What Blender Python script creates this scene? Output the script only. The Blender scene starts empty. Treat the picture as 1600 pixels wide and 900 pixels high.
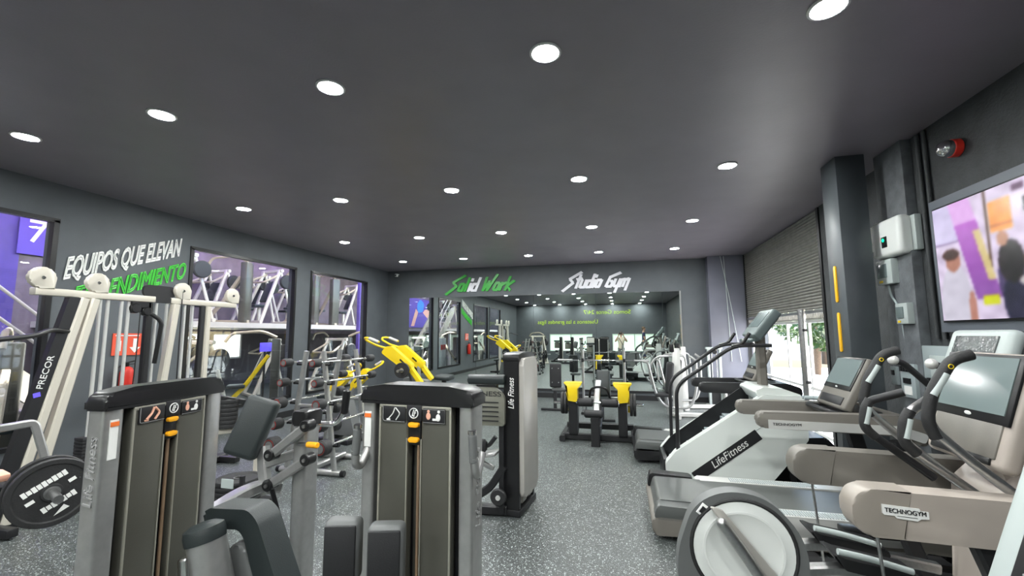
import bpy, bmesh, math, random
from mathutils import Vector, Matrix, Euler
random.seed(7)
S = bpy.context.scene
COL = S.collection
R = math.radians

# ---------------------------------------------------------------- camera
FPX, YAW, PITCH, ROLL = 676.35, -0.2434, 0.1059, -0.0041
CAMZ = 1.66
cam_d = bpy.data.cameras.new('camera'); cam = bpy.data.objects.new('camera', cam_d); COL.objects.link(cam)
fw = Vector((math.sin(YAW)*math.cos(PITCH), math.cos(YAW)*math.cos(PITCH), math.sin(PITCH)))
r0 = Vector((math.cos(YAW), -math.sin(YAW), 0)); u0 = r0.cross(fw)
cr = r0*math.cos(ROLL)+u0*math.sin(ROLL); cu = -r0*math.sin(ROLL)+u0*math.cos(ROLL)
cam.matrix_world = Matrix(((cr.x, cu.x, -fw.x, 0), (cr.y, cu.y, -fw.y, 0), (cr.z, cu.z, -fw.z, CAMZ), (0, 0, 0, 1)))
cam_d.sensor_width = 36; cam_d.lens = FPX/1600*36; cam_d.clip_start = 0.01; cam_d.clip_end = 200
S.camera = cam
# ---------------------------------------------------------------- colour management, sky, sun
S.view_settings.view_transform = 'Standard'; S.view_settings.look = 'None'
S.view_settings.gamma = 1; S.view_settings.use_curve_mapping = False
S.view_settings.exposure = 0.14
LAMP = 560.0        # ceiling downlight emission strength
wd = bpy.data.worlds.new('sky'); S.world = wd; wd.use_nodes = True
nt = wd.node_tree; bg = nt.nodes['Background']
sk = nt.nodes.new('ShaderNodeTexSky'); sk.sky_type = 'NISHITA'; sk.sun_disc = False
sk.sun_elevation = R(48); sk.sun_rotation = R(120); sk.air_density = 1.2; sk.dust_density = 2
nt.links.new(sk.outputs[0], bg.inputs[0]); bg.inputs[1].default_value = 1.3
sd = bpy.data.lights.new('sun', 'SUN'); sd.energy = 30; sd.angle = R(1.5); sd.color = (1, .96, .9)
so = bpy.data.objects.new('sun', sd); COL.objects.link(so)
so.rotation_euler = Vector((.35, .75, .95)).to_track_quat('Z', 'Y').to_euler()

# ---------------------------------------------------------------- materials
def mat(name, col, rough=.5, metal=0., var=0., vscale=30., bump=0., bscale=200., emit=0., ecol=None, spec=.5, coat=0.):
    m = bpy.data.materials.new(name); m.use_nodes = True
    n = m.node_tree.nodes; l = m.node_tree.links; p = n['Principled BSDF']
    p.inputs['Base Color'].default_value = (*col, 1); p.inputs['Roughness'].default_value = rough
    p.inputs['Metallic'].default_value = metal; p.inputs['Specular IOR Level'].default_value = spec
    if coat: p.inputs['Coat Weight'].default_value = coat; p.inputs['Coat Roughness'].default_value = .1
    if emit:
        p.inputs['Emission Color'].default_value = (*(ecol or col), 1); p.inputs['Emission Strength'].default_value = emit
    if var or bump:
        tc = n.new('ShaderNodeTexCoord')
    if var:
        no = n.new('ShaderNodeTexNoise'); no.inputs['Scale'].default_value = vscale; no.inputs['Detail'].default_value = 4
        l.new(tc.outputs['Object'], no.inputs['Vector'])
        rp = n.new('ShaderNodeValToRGB'); rp.color_ramp.elements[0].position = .3; rp.color_ramp.elements[1].position = .7
        rp.color_ramp.elements[0].color = (*[c*(1-var) for c in col], 1); rp.color_ramp.elements[1].color = (*[min(1, c*(1+var)) for c in col], 1)
        l.new(no.outputs['Fac'], rp.inputs['Fac']); l.new(rp.outputs['Color'], p.inputs['Base Color'])
    if bump:
        n2 = n.new('ShaderNodeTexNoise'); n2.inputs['Scale'].default_value = bscale; l.new(tc.outputs['Object'], n2.inputs['Vector'])
        b = n.new('ShaderNodeBump'); b.inputs['Strength'].default_value = bump; b.inputs['Distance'].default_value = .01
        l.new(n2.outputs['Fac'], b.inputs['Height']); l.new(b.outputs['Normal'], p.inputs['Normal'])
    return m

def floor_mat():
    m = mat('speckled_rubber', (.03, .032, .033), .36, bump=.25, bscale=140)
    n = m.node_tree.nodes; l = m.node_tree.links; p = n['Principled BSDF']
    tc = n.new('ShaderNodeTexCoord')
    base = n.new('ShaderNodeTexNoise'); base.inputs['Scale'].default_value = 1.3; base.inputs['Detail'].default_value = 5
    l.new(tc.outputs['Object'], base.inputs['Vector'])
    r0 = n.new('ShaderNodeValToRGB'); r0.color_ramp.elements[0].color = (.034, .038, .038, 1); r0.color_ramp.elements[1].color = (.060, .067, .066, 1)
    l.new(base.outputs['Fac'], r0.inputs['Fac'])
    last = r0.outputs['Color']
    for sc, thr, col in ((80, .20, (.40, .45, .43, 1)), (160, .34, (.25, .285, .275, 1))):
        v = n.new('ShaderNodeTexVoronoi'); v.inputs['Scale'].default_value = sc
        l.new(tc.outputs['Object'], v.inputs['Vector'])
        sp = n.new('ShaderNodeSeparateColor'); l.new(v.outputs['Color'], sp.inputs['Color'])
        c1 = n.new('ShaderNodeMath'); c1.operation = 'LESS_THAN'; c1.inputs[1].default_value = thr; l.new(sp.outputs[0], c1.inputs[0])
        c2 = n.new('ShaderNodeMath'); c2.operation = 'LESS_THAN'; c2.inputs[1].default_value = .42; l.new(v.outputs['Distance'], c2.inputs[0])
        c3 = n.new('ShaderNodeMath'); c3.operation = 'MULTIPLY'; l.new(c1.outputs[0], c3.inputs[0]); l.new(c2.outputs[0], c3.inputs[1])
        mx = n.new('ShaderNodeMix'); mx.data_type = 'RGBA'
        l.new(c3.outputs[0], mx.inputs['Factor']); l.new(last, mx.inputs['A']); mx.inputs['B'].default_value = col
        last = mx.outputs['Result']
    l.new(last, p.inputs['Base Color'])
    return m

def glass_mat(name, tint=(.92, .95, .97), ior=1.5):
    m = bpy.data.materials.new(name); m.use_nodes = True
    n = m.node_tree.nodes; l = m.node_tree.links; n.clear()
    o = n.new('ShaderNodeOutputMaterial'); t = n.new('ShaderNodeBsdfTransparent'); g = n.new('ShaderNodeBsdfGlossy')
    f = n.new('ShaderNodeFresnel'); x = n.new('ShaderNodeMixShader')
    ge = n.new('ShaderNodeNewGeometry'); mr = n.new('ShaderNodeMapRange'); mr.inputs['To Min'].default_value = ior; mr.inputs['To Max'].default_value = 1/ior
    l.new(ge.outputs['Backfacing'], mr.inputs['Value']); l.new(mr.outputs['Result'], f.inputs[0])
    t.inputs[0].default_value = (*tint, 1); g.inputs['Roughness'].default_value = .01; 
    l.new(f.outputs[0], x.inputs[0]); l.new(t.outputs[0], x.inputs[1]); l.new(g.outputs[0], x.inputs[2]); l.new(x.outputs[0], o.inputs[0])
    return m

M = {}
M['floor'] = floor_mat()
M['ceil'] = mat('charcoal_ceiling_paint', (.205, .185, .215), .42, var=.06, vscale=2, bump=.08, bscale=60)
M['wall'] = mat('charcoal_wall_paint', (.085, .095, .105), .6, var=.08, vscale=3, bump=.15, bscale=120)
M['wall2'] = mat('rough_charcoal_masonry', (.036, .04, .043), .65, var=.3, vscale=5, bump=.5, bscale=45)
M['pier'] = mat('blue_grey_pier_paint', (.135, .14, .175), .5, var=.05, vscale=3)
M['pillar'] = mat('dark_pillar_paint', (.06, .07, .078), .4, var=.1, vscale=4)
M['pilaster'] = mat('grey_pilaster_paint', (.12, .13, .14), .6, var=.25, vscale=9, bump=.4, bscale=50)
M['mirror'] = mat('silvered_mirror', (.80, .87, .84), .0, 1.)
M['glass'] = glass_mat('window_glass')
M['black'] = mat('black_plastic', (.012, .012, .013), .3, var=.1, spec=.35)
M['satin'] = mat('black_satin_metal', (.02, .02, .022), .4, .3)
M['rubber'] = mat('black_rubber', (.016, .016, .017), .6, bump=.2, bscale=90)
M['vinyl'] = mat('dark_vinyl_pad', (.018, .024, .025), .42, bump=.12, bscale=250)
M['vinylblack'] = mat('black_vinyl_pad', (.012, .012, .014), .6, bump=.12, bscale=250)
M['padside'] = mat('charcoal_pad_edge', (.12, .125, .125), .45)
M['silver'] = mat('silver_powder_coat', (.42, .42, .415), .28, .7, var=.06)
M['bright'] = mat('bright_silver_paint', (.62, .62, .60), .35, .3)
M['cream'] = mat('warm_silver_frame', (.62, .58, .50), .35, .25)
M['chrome'] = mat('chrome_steel', (.78, .78, .78), .12, 1.)
M['steel'] = mat('brushed_steel', (.5, .5, .5), .3, 1., var=.1, vscale=60)
M['shroud'] = mat('smoked_olive_shroud', (.085, .083, .070), .3, .25, var=.12, vscale=3, bump=.1, bscale=400)
M['shroudlight'] = mat('taupe_shroud', (.42, .40, .37), .35, .2, var=.05, vscale=3)
M['bevelline'] = mat('pale_shroud_edge', (.34, .33, .28), .3, .4)
M['orange'] = mat('amber_plastic', (.95, .42, .01), .35)
M['yellow'] = mat('yellow_powder_coat', (.86, .62, .01), .3, coat=.4)
M['strip'] = mat('amber_reflector', (.95, .50, .01), .3)
M['white'] = mat('white_plastic', (.72, .74, .72), .35)
M['mill'] = mat('pearl_white_shell', (.72, .76, .73), .28, coat=.3)
M['taupe'] = mat('taupe_plastic', (.16, .148, .13), .42, var=.05, vscale=5, bump=.1, bscale=300)
M['taupelight'] = mat('light_taupe_plastic', (.40, .35, .31), .38, var=.04, vscale=5)
M['greyplastic'] = mat('pale_grey_plastic', (.42, .47, .46), .4)
M['whitelabel'] = mat('white_label', (.82, .82, .80), .5)
M['redlabel'] = mat('red_label', (.75, .09, .04), .5)
M['orangelabel'] = mat('orange_label', (.85, .18, .03), .5)
M['black_label'] = mat('black_label', (.01, .01, .012), .45)
M['greytext'] = mat('grey_lettering', (.28, .28, .28), .5)
M['green'] = mat('green_acrylic', (.02, .33, .025), .35)
M['greentext'] = mat('green_vinyl_lettering', (.06, .55, .05), .4)
M['lime'] = mat('lime_vinyl_lettering', (.42, .62, .02), .4)
M['silverletter'] = mat('silver_acrylic', (.70, .70, .74), .3)
M['lamp'] = mat('led_diffuser', (1, 1, 1), .5, emit=LAMP, ecol=(.97, 1., .98))
M['lamprim'] = mat('white_lamp_rim', (.6, .6, .6), .4)
M['shutter'] = mat('galvanised_shutter', (.20, .195, .175), .5, .25, var=.15, vscale=8)
M['greybox'] = mat('grey_enclosure', (.30, .35, .36), .45)
M['screen'] = mat('dark_glass_screen', (.16, .20, .20), .12, spec=.6)
M['red'] = mat('red_enamel', (.6, .03, .02), .3)
M['concrete'] = mat('pale_concrete', (.62, .62, .60), .8, var=.1, vscale=2)
M['leaf'] = mat('sunlit_leaves', (.045, .095, .014), .6, var=.5, vscale=3)
M['bark'] = mat('tree_bark', (.12, .08, .05), .9, var=.3)
M['skin'] = mat('skin', (.55, .33, .24), .5)
M['shirt'] = mat('beige_shirt', (.62, .56, .44), .8)
M['navy'] = mat('navy_cloth', (.03, .04, .09), .8)
M['trouser'] = mat('grey_trousers', (.2, .2, .2), .8)
M['hair'] = mat('dark_hair', (.02, .015, .012), .6)
M['purplewall'] = mat('violet_hall_wall', (.085, .055, .26), .7, var=.2, vscale=2)
M['copper'] = mat('coppery_guide_rod', (.62, .42, .28), .3, .8)
M['halltan'] = mat('tan_frame', (.42, .36, .27), .4, .2)
M['tvboard'] = mat('slate_grey_surround', (.115, .13, .155), .5)
M['consoledark'] = mat('dark_green_grey_console', (.10, .13, .13), .4)
M['taupeshade'] = mat('shaded_taupe_plastic', (.30, .265, .232), .4, var=.04, vscale=5)  # light taupe with shading mixed into the colour, for the near fairing end
M['shroudmid'] = mat('pale_olive_shroud', (.20, .20, .165), .35, .2, var=.05, vscale=3)
M['belt'] = mat('treadmill_belt', (.085, .09, .088), .3, bump=.1, bscale=300)
M['hallwall'] = mat('hall_wall', (.15, .12, .14), .8, var=.25, vscale=3)
M['halldark'] = mat('dark_hall_wall', (.05, .04, .045), .8, var=.2, vscale=3)
M['slab'] = mat('mezzanine_edge', (.52, .49, .46), .5)
M['hallwin'] = mat('bright_window_light', (1, 1, 1), .5, emit=2.2, ecol=(.95, 1, .93))
M['officewin'] = mat('lit_office_window', (1, 1, 1), .5, emit=.72, ecol=(.68, 1, .74))
M['violet'] = mat('violet_tube_light', (1, 1, 1), .5, emit=130, ecol=(.40, .26, 1))
M['hallamp'] = mat('hall_tube_light', (1, 1, 1), .5, emit=150, ecol=(1, .84, .72))
M['bluescreen'] = mat('blue_screen', (.1, .08, .6), .4, emit=.6, ecol=(.15, .1, 1))
M['banner'] = mat('violet_banner', (.10, .06, .38), .7)
M['bannertext'] = mat('lilac_print', (.75, .65, 1.0), .7)
M['glove'] = mat('blue_print', (.02, .25, .75), .6)
M['print_skin'] = mat('peach_print', (.80, .42, .30), .7)
M['greenled'] = mat('green_indicator', (.0, .5, .2), .3, emit=1.5, ecol=(0, 1, .45))
M['film'] = mat('crinkled_film', (.10, .11, .11), .12, bump=1., bscale=30)

# ---------------------------------------------------------------- mesh helpers
MATS = {}
def xf(o): return MATS.get(o, Matrix())
def rounded(pts, r, seg=5):
    out = []; n = len(pts)
    rs = r if isinstance(r, (list, tuple)) else [r]*n
    for i in range(n):
        p = Vector(pts[i]); a = Vector(pts[i-1])-p; b = Vector(pts[(i+1) % n])-p
        rr = rs[i]
        if rr < 1e-5: out.append(tuple(p)); continue
        an = a.normalized(); bn = b.normalized(); ang = an.angle(bn)
        d = min(rr/math.tan(ang/2), a.length*.49, b.length*.49)
        p1 = p+an*d; p2 = p+bn*d
        for k in range(seg+1):
            t = k/seg
            out.append(tuple(p1*(1-t)**2+p*2*t*(1-t)+p2*t*t))
    return out
def fillet(pts, r, seg=6):
    pts = [Vector(p) for p in pts]
    if len(pts) < 3 or r <= 0: return pts
    out = [pts[0]]
    for i in range(1, len(pts)-1):
        p = pts[i]; a = pts[i-1]-p; b = pts[i+1]-p
        d = min(r, a.length*.48, b.length*.48)
        p1 = p+a.normalized()*d; p2 = p+b.normalized()*d
        for k in range(seg+1):
            t = k/seg; out.append(p1*(1-t)**2+p*2*t*(1-t)+p2*t*t)
    out.append(pts[-1]); return out

class MB:
    def __init__(s): s.bm = bmesh.new()
    def box(s, c, sz, rot=None, bev=0., seg=2):
        m = Matrix.Translation(c) @ ((rot if isinstance(rot, Matrix) else Euler(rot).to_matrix()).to_4x4() if rot is not None else Matrix()) @ Matrix.Diagonal((sz[0], sz[1], sz[2], 1))
        v = bmesh.ops.create_cube(s.bm, size=1, matrix=m)['verts']
        if bev:
            e = list({e for q in v for e in q.link_edges})
            bmesh.ops.bevel(s.bm, geom=e, offset=min(bev, min(sz)*.49), segments=seg, affect='EDGES', profile=.5)
        return s
    def tube(s, pts, r=.02, fil=.06, n=12, closed=False, rect=None, up=None, caps=True, r2=None):
        P = fillet(pts, fil) if not closed else [Vector(p) for p in pts]
        N = len(P); rings = []
        prev = None
        for i in range(N):
            if closed: t = P[(i+1) % N]-P[i-1]
            else: t = P[min(i+1, N-1)]-P[max(i-1, 0)]
            t.normalize()
            if prev is None:
                ref = Vector(up) if up else (Vector((0, 0, 1)) if abs(t.z) < .9 else Vector((0, 1, 0)))
                a = (ref-t*ref.dot(t)).normalized()
            else:
                a = (prev-t*prev.dot(t)).normalized()
            prev = a; b = t.cross(a)
            if rect:
                w, h = rect; c = min(w, h)*.18
                pr = [(-w/2+c, -h/2), (w/2-c, -h/2), (w/2, -h/2+c), (w/2, h/2-c), (w/2-c, h/2), (-w/2+c, h/2), (-w/2, h/2-c), (-w/2, -h/2+c)]
                ring = [s.bm.verts.new(P[i]+b*x+a*y) for x, y in pr]
            else:
                rr = r if r2 is None else r+(r2-r)*i/(N-1)
                ring = [s.bm.verts.new(P[i]+(a*math.cos(2*math.pi*k/n)+b*math.sin(2*math.pi*k/n))*rr) for k in range(n)]
            rings.append(ring)
        L = len(rings[0])
        for i in range(N if closed else N-1):
            A, B = rings[i], rings[(i+1) % N]
            for k in range(L): s.bm.faces.new((A[k], A[(k+1) % L], B[(k+1) % L], B[k]))
        if caps and not closed:
            s.bm.faces.new(rings[0][::-1]); s.bm.faces.new(rings[-1])
        return s
    def cyl(s, p0, p1, r, n=24, r2=None, bev=0.):
        p0 = Vector(p0); p1 = Vector(p1); L = (p1-p0).length
        if bev:
            d = (p1-p0)/L
            return s.lathe([(0, 0), (r-bev, 0), (r, bev), (r, L-bev), (r-bev, L), (0, L)], p0, d, n)
        return s.tube([p0, p1], r, 0, n, r2=r2)
    def lathe(s, prof, o, axis=(0, 0, 1), n=28):
        ax = Vector(axis).normalized(); a = ax.orthogonal().normalized(); b = ax.cross(a); o = Vector(o)
        rings = []
        for r, z in prof:
            if r < 1e-6: rings.append([s.bm.verts.new(o+ax*z)])
            else: rings.append([s.bm.verts.new(o+ax*z+(a*math.cos(2*math.pi*k/n)+b*math.sin(2*math.pi*k/n))*r) for k in range(n)])
        for A, B in zip(rings, rings[1:]):
            for k in range(n):
                q = [A[k % len(A)], A[(k+1) % len(A)], B[(k+1) % len(B)], B[k % len(B)]]
                u = []
                for v in q:
                    if v not in u: u.append(v)
                if len(u) > 2: s.bm.faces.new(u)
        return s
    def prism(s, pts, o, ux, uy, depth, bev=0., center=True):
        ux = Vector(ux).normalized(); uy = Vector(uy).normalized(); nz = ux.cross(uy).normalized(); o = Vector(o)
        off = nz*(-depth/2 if center else 0)
        A = [s.bm.verts.new(o+ux*p[0]+uy*p[1]+off) for p in pts]
        B = [s.bm.verts.new(o+ux*p[0]+uy*p[1]+off+nz*depth) for p in pts]
        fa = s.bm.faces.new(A[::-1]); fb = s.bm.faces.new(B)
        n = len(pts)
        for i in range(n): s.bm.faces.new((A[i], A[(i+1) % n], B[(i+1) % n], B[i]))
        if bev:
            bmesh.ops.bevel(s.bm, geom=list(fa.edges)+list(fb.edges), offset=bev, segments=2, affect='EDGES', profile=.5)
        return s
    def ball(s, c, r, sc=(1, 1, 1), n=16, rot=None):
        m = Matrix.Translation(c) @ (Euler(rot).to_matrix().to_4x4() if rot else Matrix()) @ Matrix.Diagonal((sc[0], sc[1], sc[2], 1))
        bmesh.ops.create_uvsphere(s.bm, u_segments=n, v_segments=max(6, n//2), radius=r, matrix=m); return s
    def xform(s, m): s.bm.transform(m); return s
    def build(s, name, m, parent=None, world=True, ang=38):
        if parent is not None and world: s.bm.transform(xf(parent).inverted())
        bmesh.ops.recalc_face_normals(s.bm, faces=s.bm.faces[:])
        me = bpy.data.meshes.new(name); s.bm.to_mesh(me); s.bm.free()
        for p in me.polygons: p.use_smooth = True
        me.set_sharp_from_angle(angle=R(ang))
        me.materials.append(M[m] if isinstance(m, str) else m)
        o = bpy.data.objects.new(name, me); COL.objects.link(o)
        if parent is not None: o.parent = parent; MATS[o] = xf(parent)
        return o

def tag(o, label, cat, group=None, kind=None):
    o['label'] = label; o['category'] = cat
    if group: o['group'] = group
    if kind: o['kind'] = kind
    return o
def thing(name, label, cat, loc=(0, 0, 0), rz=0., group=None):
    o = bpy.data.objects.new(name, None); COL.objects.link(o)
    o.location = loc; o.rotation_euler = (0, 0, rz); o.empty_display_size = .1
    MATS[o] = Matrix.Translation(loc) @ Matrix.Rotation(rz, 4, 'Z')
    return tag(o, label, cat, group)
def struct(o): o['kind'] = 'structure'; return o
def part(name, m, parent, fn, world=True):
    b = MB(); fn(b); return b.build(name, m, parent, world)
def dup(root, loc, rz, label, group=None):
    def cp(o, par):
        c = o.copy(); COL.objects.link(c)
        if par is not None: c.parent = par
        for ch in list(o.children): cp(ch, c)
        return c
    r = cp(root, None); r.location = loc; r.rotation_euler = (0, 0, rz); r['label'] = label
    if group: r['group'] = group
    elif 'group' in r: del r['group']
    MATS[r] = Matrix.Translation(loc) @ Matrix.Rotation(rz, 4, 'Z')
    return r
def text(s, name, m, parent, o, ux, uy, h, width=None, ext=.002, outline=0., shear=0., world=True, align='LEFT'):
    """lettering lying in the plane (ux, uy), its lower left corner at o"""
    c = bpy.data.curves.new('lettering', 'FONT'); c.body = s; c.size = 1; c.extrude = 0 if outline else .02; c.shear = shear
    if outline: c.fill_mode = 'FRONT'; c.resolution_u = 3
    t = bpy.data.objects.new('lettering', c); COL.objects.link(t)
    bpy.context.view_layer.update()
    me = bpy.data.meshes.new_from_object(t.evaluated_get(bpy.context.evaluated_depsgraph_get()))
    bpy.data.objects.remove(t)
    if outline:
        g = bmesh.new(); g.from_mesh(me); bmesh.ops.remove_doubles(g, verts=g.verts[:], dist=.0005); b = MB()
        for e in g.edges:
            if len(e.link_faces) == 1 and all(-.5 < v.co.y < 1.2 for v in e.verts):
                p, q = e.verts[0].co.copy(), e.verts[1].co.copy()
                if (q-p).length > 1e-4: d = (q-p).normalized()*outline*.6; b.tube([p-d, q+d], outline, 0, 6)
        b.bm.to_mesh(me); g.free(); b.bm.free()
    xs = [v.co.x for v in me.vertices]; x0, x1 = min(xs), max(xs)
    sx = sy = h/.72
    if width: sx = width/(x1-x0)
    ux = Vector(ux).normalized(); uy = Vector(uy).normalized(); nz = ux.cross(uy).normalized()
    sz = (ext/.02) if not outline else min(sx, sy)
    mm = Matrix(((ux.x*sx, uy.x*sy, nz.x*sz, o[0]), (ux.y*sx, uy.y*sy, nz.y*sz, o[1]), (ux.z*sx, uy.z*sy, nz.z*sz, o[2]), (0, 0, 0, 1)))
    me.transform(mm @ Matrix.Translation((-x0, 0, 0)))
    if parent is not None and world: me.transform(xf(parent).inverted())
    me.materials.clear(); me.materials.append(M[m]); me.name = name
    ob = bpy.data.objects.new(name, me); COL.objects.link(ob)
    if parent is not None: ob.parent = parent; MATS[ob] = xf(parent)
    return ob
# ================================================================ ROOM SHELL
XL, XR, YB, YF, ZC = -6.65, 2.77, 11.5, -5.0, 3.52
part('floor', 'floor', None, lambda b: b.box(((XL+3.2)/2, (YB+YF)/2, -.06), (3.2-XL+.4, YB-YF+.4, .12)))['kind'] = 'structure'
part('ceiling', 'ceil', None, lambda b: b.box(((XL+3.2)/2, (YB+YF)/2, ZC+.06), (3.2-XL+.4, YB-YF+.4, .12)))['kind'] = 'structure'
WIN = [(-1.0, 1.15), (1.45, 3.68), (5.42, 7.72), (8.22, 10.39)]
WZ0, WZ1 = .40, 3.06
def wl(b):
    def seg(y0, y1, z0, z1): b.box((XL-.08, (y0+y1)/2, (z0+z1)/2), (.16, y1-y0, z1-z0))
    seg(YF, YB+.2, 0, WZ0); seg(YF, YB+.2, WZ1, ZC)
    ys = [YF]+[v for w in WIN for v in w]+[YB+.2]
    for i in range(0, len(ys), 2): seg(ys[i], ys[i+1], WZ0, WZ1)
struct(part('wall_left', 'wall', None, wl))
for i, (a, c) in enumerate(WIN):
    w = struct(part('window_%d' % (i+1), 'black', None, lambda b: [b.box((XL-.02, (a+c)/2, z), (.08, c-a+.06, .05)) for z in (WZ0, WZ1)] and [b.box((XL-.02, y, (WZ0+WZ1)/2), (.08, .055, WZ1-WZ0)) for y in (a, c)]))
    part('pane', 'glass', w, lambda b: b.box((XL-.03, (a+c)/2, (WZ0+WZ1)/2), (.012, c-a-.04, WZ1-WZ0-.04)))
struct(part('wall_back', 'wall', None, lambda b: b.box(((XL+3.2)/2, YB+.1, ZC/2), (3.2-XL+.4, .2, ZC))))
struct(part('trim_1', 'pier', None, lambda b: b.box((2.56, 11.36, ZC/2), (.92, .28, ZC))))
struct(part('baseboard_back', 'satin', None, lambda b: b.box((-2.3, YB-.015, .06), (8.7, .03, .12))))
struct(part('baseboard_left', 'satin', None, lambda b: b.box((XL+.012, (YB+YF)/2, .06), (.024, YB-YF-.1, .12))))
# wall behind the camera: two lit office windows
def wb(b):
    y = YF-.1
    b.box(((XL+3.2)/2, y, .275), (3.2-XL+.4, .2, .55)); b.box(((XL+3.2)/2, y, (1.66+ZC)/2), (3.2-XL+.4, .2, ZC-1.66))
    for x0, x1 in ((XL-.2, -4.45), (-1.7, -.5), (2.2, 3.4)): b.box(((x0+x1)/2, y, 1.1), (x1-x0, .2, 1.12))
struct(part('wall_behind', 'wall', None, wb))
for i, (x0, x1) in enumerate(((-4.45, -1.7), (-.5, 2.2))):
    w = struct(part('window_%d' % (i+5), 'steel', None, lambda b: [b.box(((x0+x1)/2, YF-.05, z), (x1-x0, .06, .04)) for z in (.57, 1.64)] and [b.box((x, YF-.05, 1.1), (.04, .06, 1.1)) for x in (x0+.02, (x0+x1)/2, x1-.02)]))
    part('pane', 'officewin', w, lambda b: b.box(((x0+x1)/2, YF-.16, 1.1), (x1-x0, .02, 1.1)))
# right wall, pillar, pilaster, opening
def wr(b):
    b.box((XR+.13, 0.1, ZC/2), (.26, 10.3, ZC))            # near run
    b.box((3.03, 6.2, ZC/2), (.26, 1.9, ZC))
    b.box((3.03, 11.42, ZC/2), (.26, .36, ZC)); b.box((3.06, 9.2, 3.36), (.20, 4.1, .32))
struct(part('wall_right', 'wall2', None, wr))
struct(part('trim_2', 'pillar', None, lambda b: b.box((2.395, 5.29, ZC/2), (.27, .34, ZC), bev=.008)))
struct(part('trim_3', 'pilaster', None, lambda b: b.box((2.735, 5.05, ZC/2), (.10, .46, ZC), bev=.006)))
# mirror panels along the back wall
XS = [-5.93, -3.88, -2.25, -.60, 1.05, 1.47]
nm = ['leftmost wide mirror panel on the back wall, beside the corner', 'second mirror panel from the left on the back wall', 'middle mirror panel of the five on the back wall', 'fourth mirror panel from the left on the back wall', 'narrow mirror strip at the right end of the back wall mirror']
for i in range(5):
    a, c = XS[i]+.004, XS[i+1]-.004
    o = part('wall_mirror', 'mirror', None, lambda b: b.box(((a+c)/2, YB-.012, 1.47), (c-a, .02, 2.48)))
    tag(o, nm[i], 'mirror', 'mirror panels on the back wall')
o = part('mirror_edge_trim', 'steel', None, lambda b: b.box((1.48, YB-.02, 1.47), (.03, .04, 2.5))); tag(o, 'thin metal edge strip closing the right end of the mirror', 'trim strip')
o = part('mirror_bottom_rail', 'satin', None, lambda b: b.box((-2.23, YB-.02, .205), (7.4, .035, .05))); tag(o, 'dark rail carrying the bottom edge of the wall mirror', 'rail')

# ceiling downlights: five columns, seven rows
LX = [1.2112-1.6389*j for j in range(5)]; LY = [2.6672+2.4268*i for i in range(-3, 4)]
proto = None
cn = ['rightmost', 'fourth from the left', 'middle', 'second from the left', 'leftmost']
rn = ['last row behind the camera', 'second row behind the camera', 'row just above the camera', 'row nearest the camera', 'second row from the camera', 'third row from the camera', 'row nearest the mirror wall']
for i, y in enumerate(LY):
    for j, x in enumerate(LX):
        lab = 'round ceiling downlight, %s in the %s' % (cn[j], rn[i])
        if proto is None:
            proto = thing('ceiling_light', lab, 'ceiling light', (x, y, ZC), 0, 'round downlights on the ceiling')
            part('rim', 'lamprim', proto, lambda b: b.lathe([(.088, 0), (.105, -.002), (.105, -.01), (.09, -.014), (.084, -.008), (.088, 0)], (0, 0, 0), n=32), False)
            part('diffuser', 'lamp', proto, lambda b: b.lathe([(0, -.014), (.06, -.013), (.084, -.007)], (0, 0, 0), n=32), False)
        else: dup(proto, (x, y, ZC), 0, lab, 'round downlights on the ceiling')

# ================================================================ LETTERING ON THE WALLS
STROKES = {
 'S': [[(.95, 1.25), (.12, .72), (.55, .42), (-.12, -.22)]], 'o': [[(.05, .58), (.02, .06), (.36, .06), (.40, .58), (.05, .58)]],
 'l': [[(.1, 1.05), (.1, 0)]], 'i': [[(.1, .62), (.1, 0)], [(.1, .98), (.1, .80)]],
 'd': [[(.42, .55), (.05, .55), (.02, .06), (.38, .06)], [(.42, 1.05), (.42, 0)]],
 'W': [[(.0, 1.05), (.08, .02), (.34, .75), (.42, .02), (.80, 1.25)]], 'r': [[(.05, .62), (.05, 0)], [(.05, .42), (.42, .6)]],
 'k': [[(.05, 1.05), (.05, 0)], [(.50, .72), (.08, .32), (.46, 0)]], 't': [[(.2, 1.05), (.2, 0)], [(-.02, .68), (.46, .74)]],
 'u': [[(.02, .62), (.02, .06), (.36, .06)], [(.40, .62), (.40, 0)]], 'G': [[(.85, 1.1), (.1, .78), (.02, .06), (.46, .06), (.48, .46), (.24, .46)]],
 'y': [[(.02, .62), (.04, .08), (.36, .08)], [(.42, .62), (.36, -.4)]], 'm': [[(.02, .62), (.02, 0)], [(.02, .55), (.30, .60), (.30, .02)], [(.30, .55), (.62, .62), (.62, -.25)]]}
ADV = {'S': .78, 'o': .52, 'l': .30, 'i': .29, 'd': .54, 'W': .90, 'r': .46, 'k': .56, 't': .48, 'u': .52, 'G': .62, 'y': .56, 'm': .74, ' ': .42}
def brush_sign(word, o, h, width, mats, root):
    tot = sum(ADV[c] for c in word); sx = width/tot; x = 0
    for k, c in enumerate(word):
        if c in STROKES:
            b = MB(); ns = k % 3
            for si, st in enumerate(STROKES[c]):
                P = [((x+px)*sx+py*h*.42, py*h) for px, py in st]
                for (ax, az), (bx, bz) in zip(P, P[1:]):
                    L = math.hypot(bx-ax, bz-az); d = ((bx-ax)/L, (bz-az)/L); w = h*.10
                    n = (-d[1]*w, d[0]*w); e = w*.6
                    q = [(ax-d[0]*e+n[0], az-d[1]*e+n[1]), (ax-n[0], az-n[1]), (bx+d[0]*e-n[0], bz+d[1]*e-n[1]), (bx+n[0], bz+n[1])]
                    ns += 3; b.prism(q, o, (1, 0, 0), (0, 0, 1), .024+.0012*ns)
            b.build('letter', mats(k, c), root)
        x += ADV[c]
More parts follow.
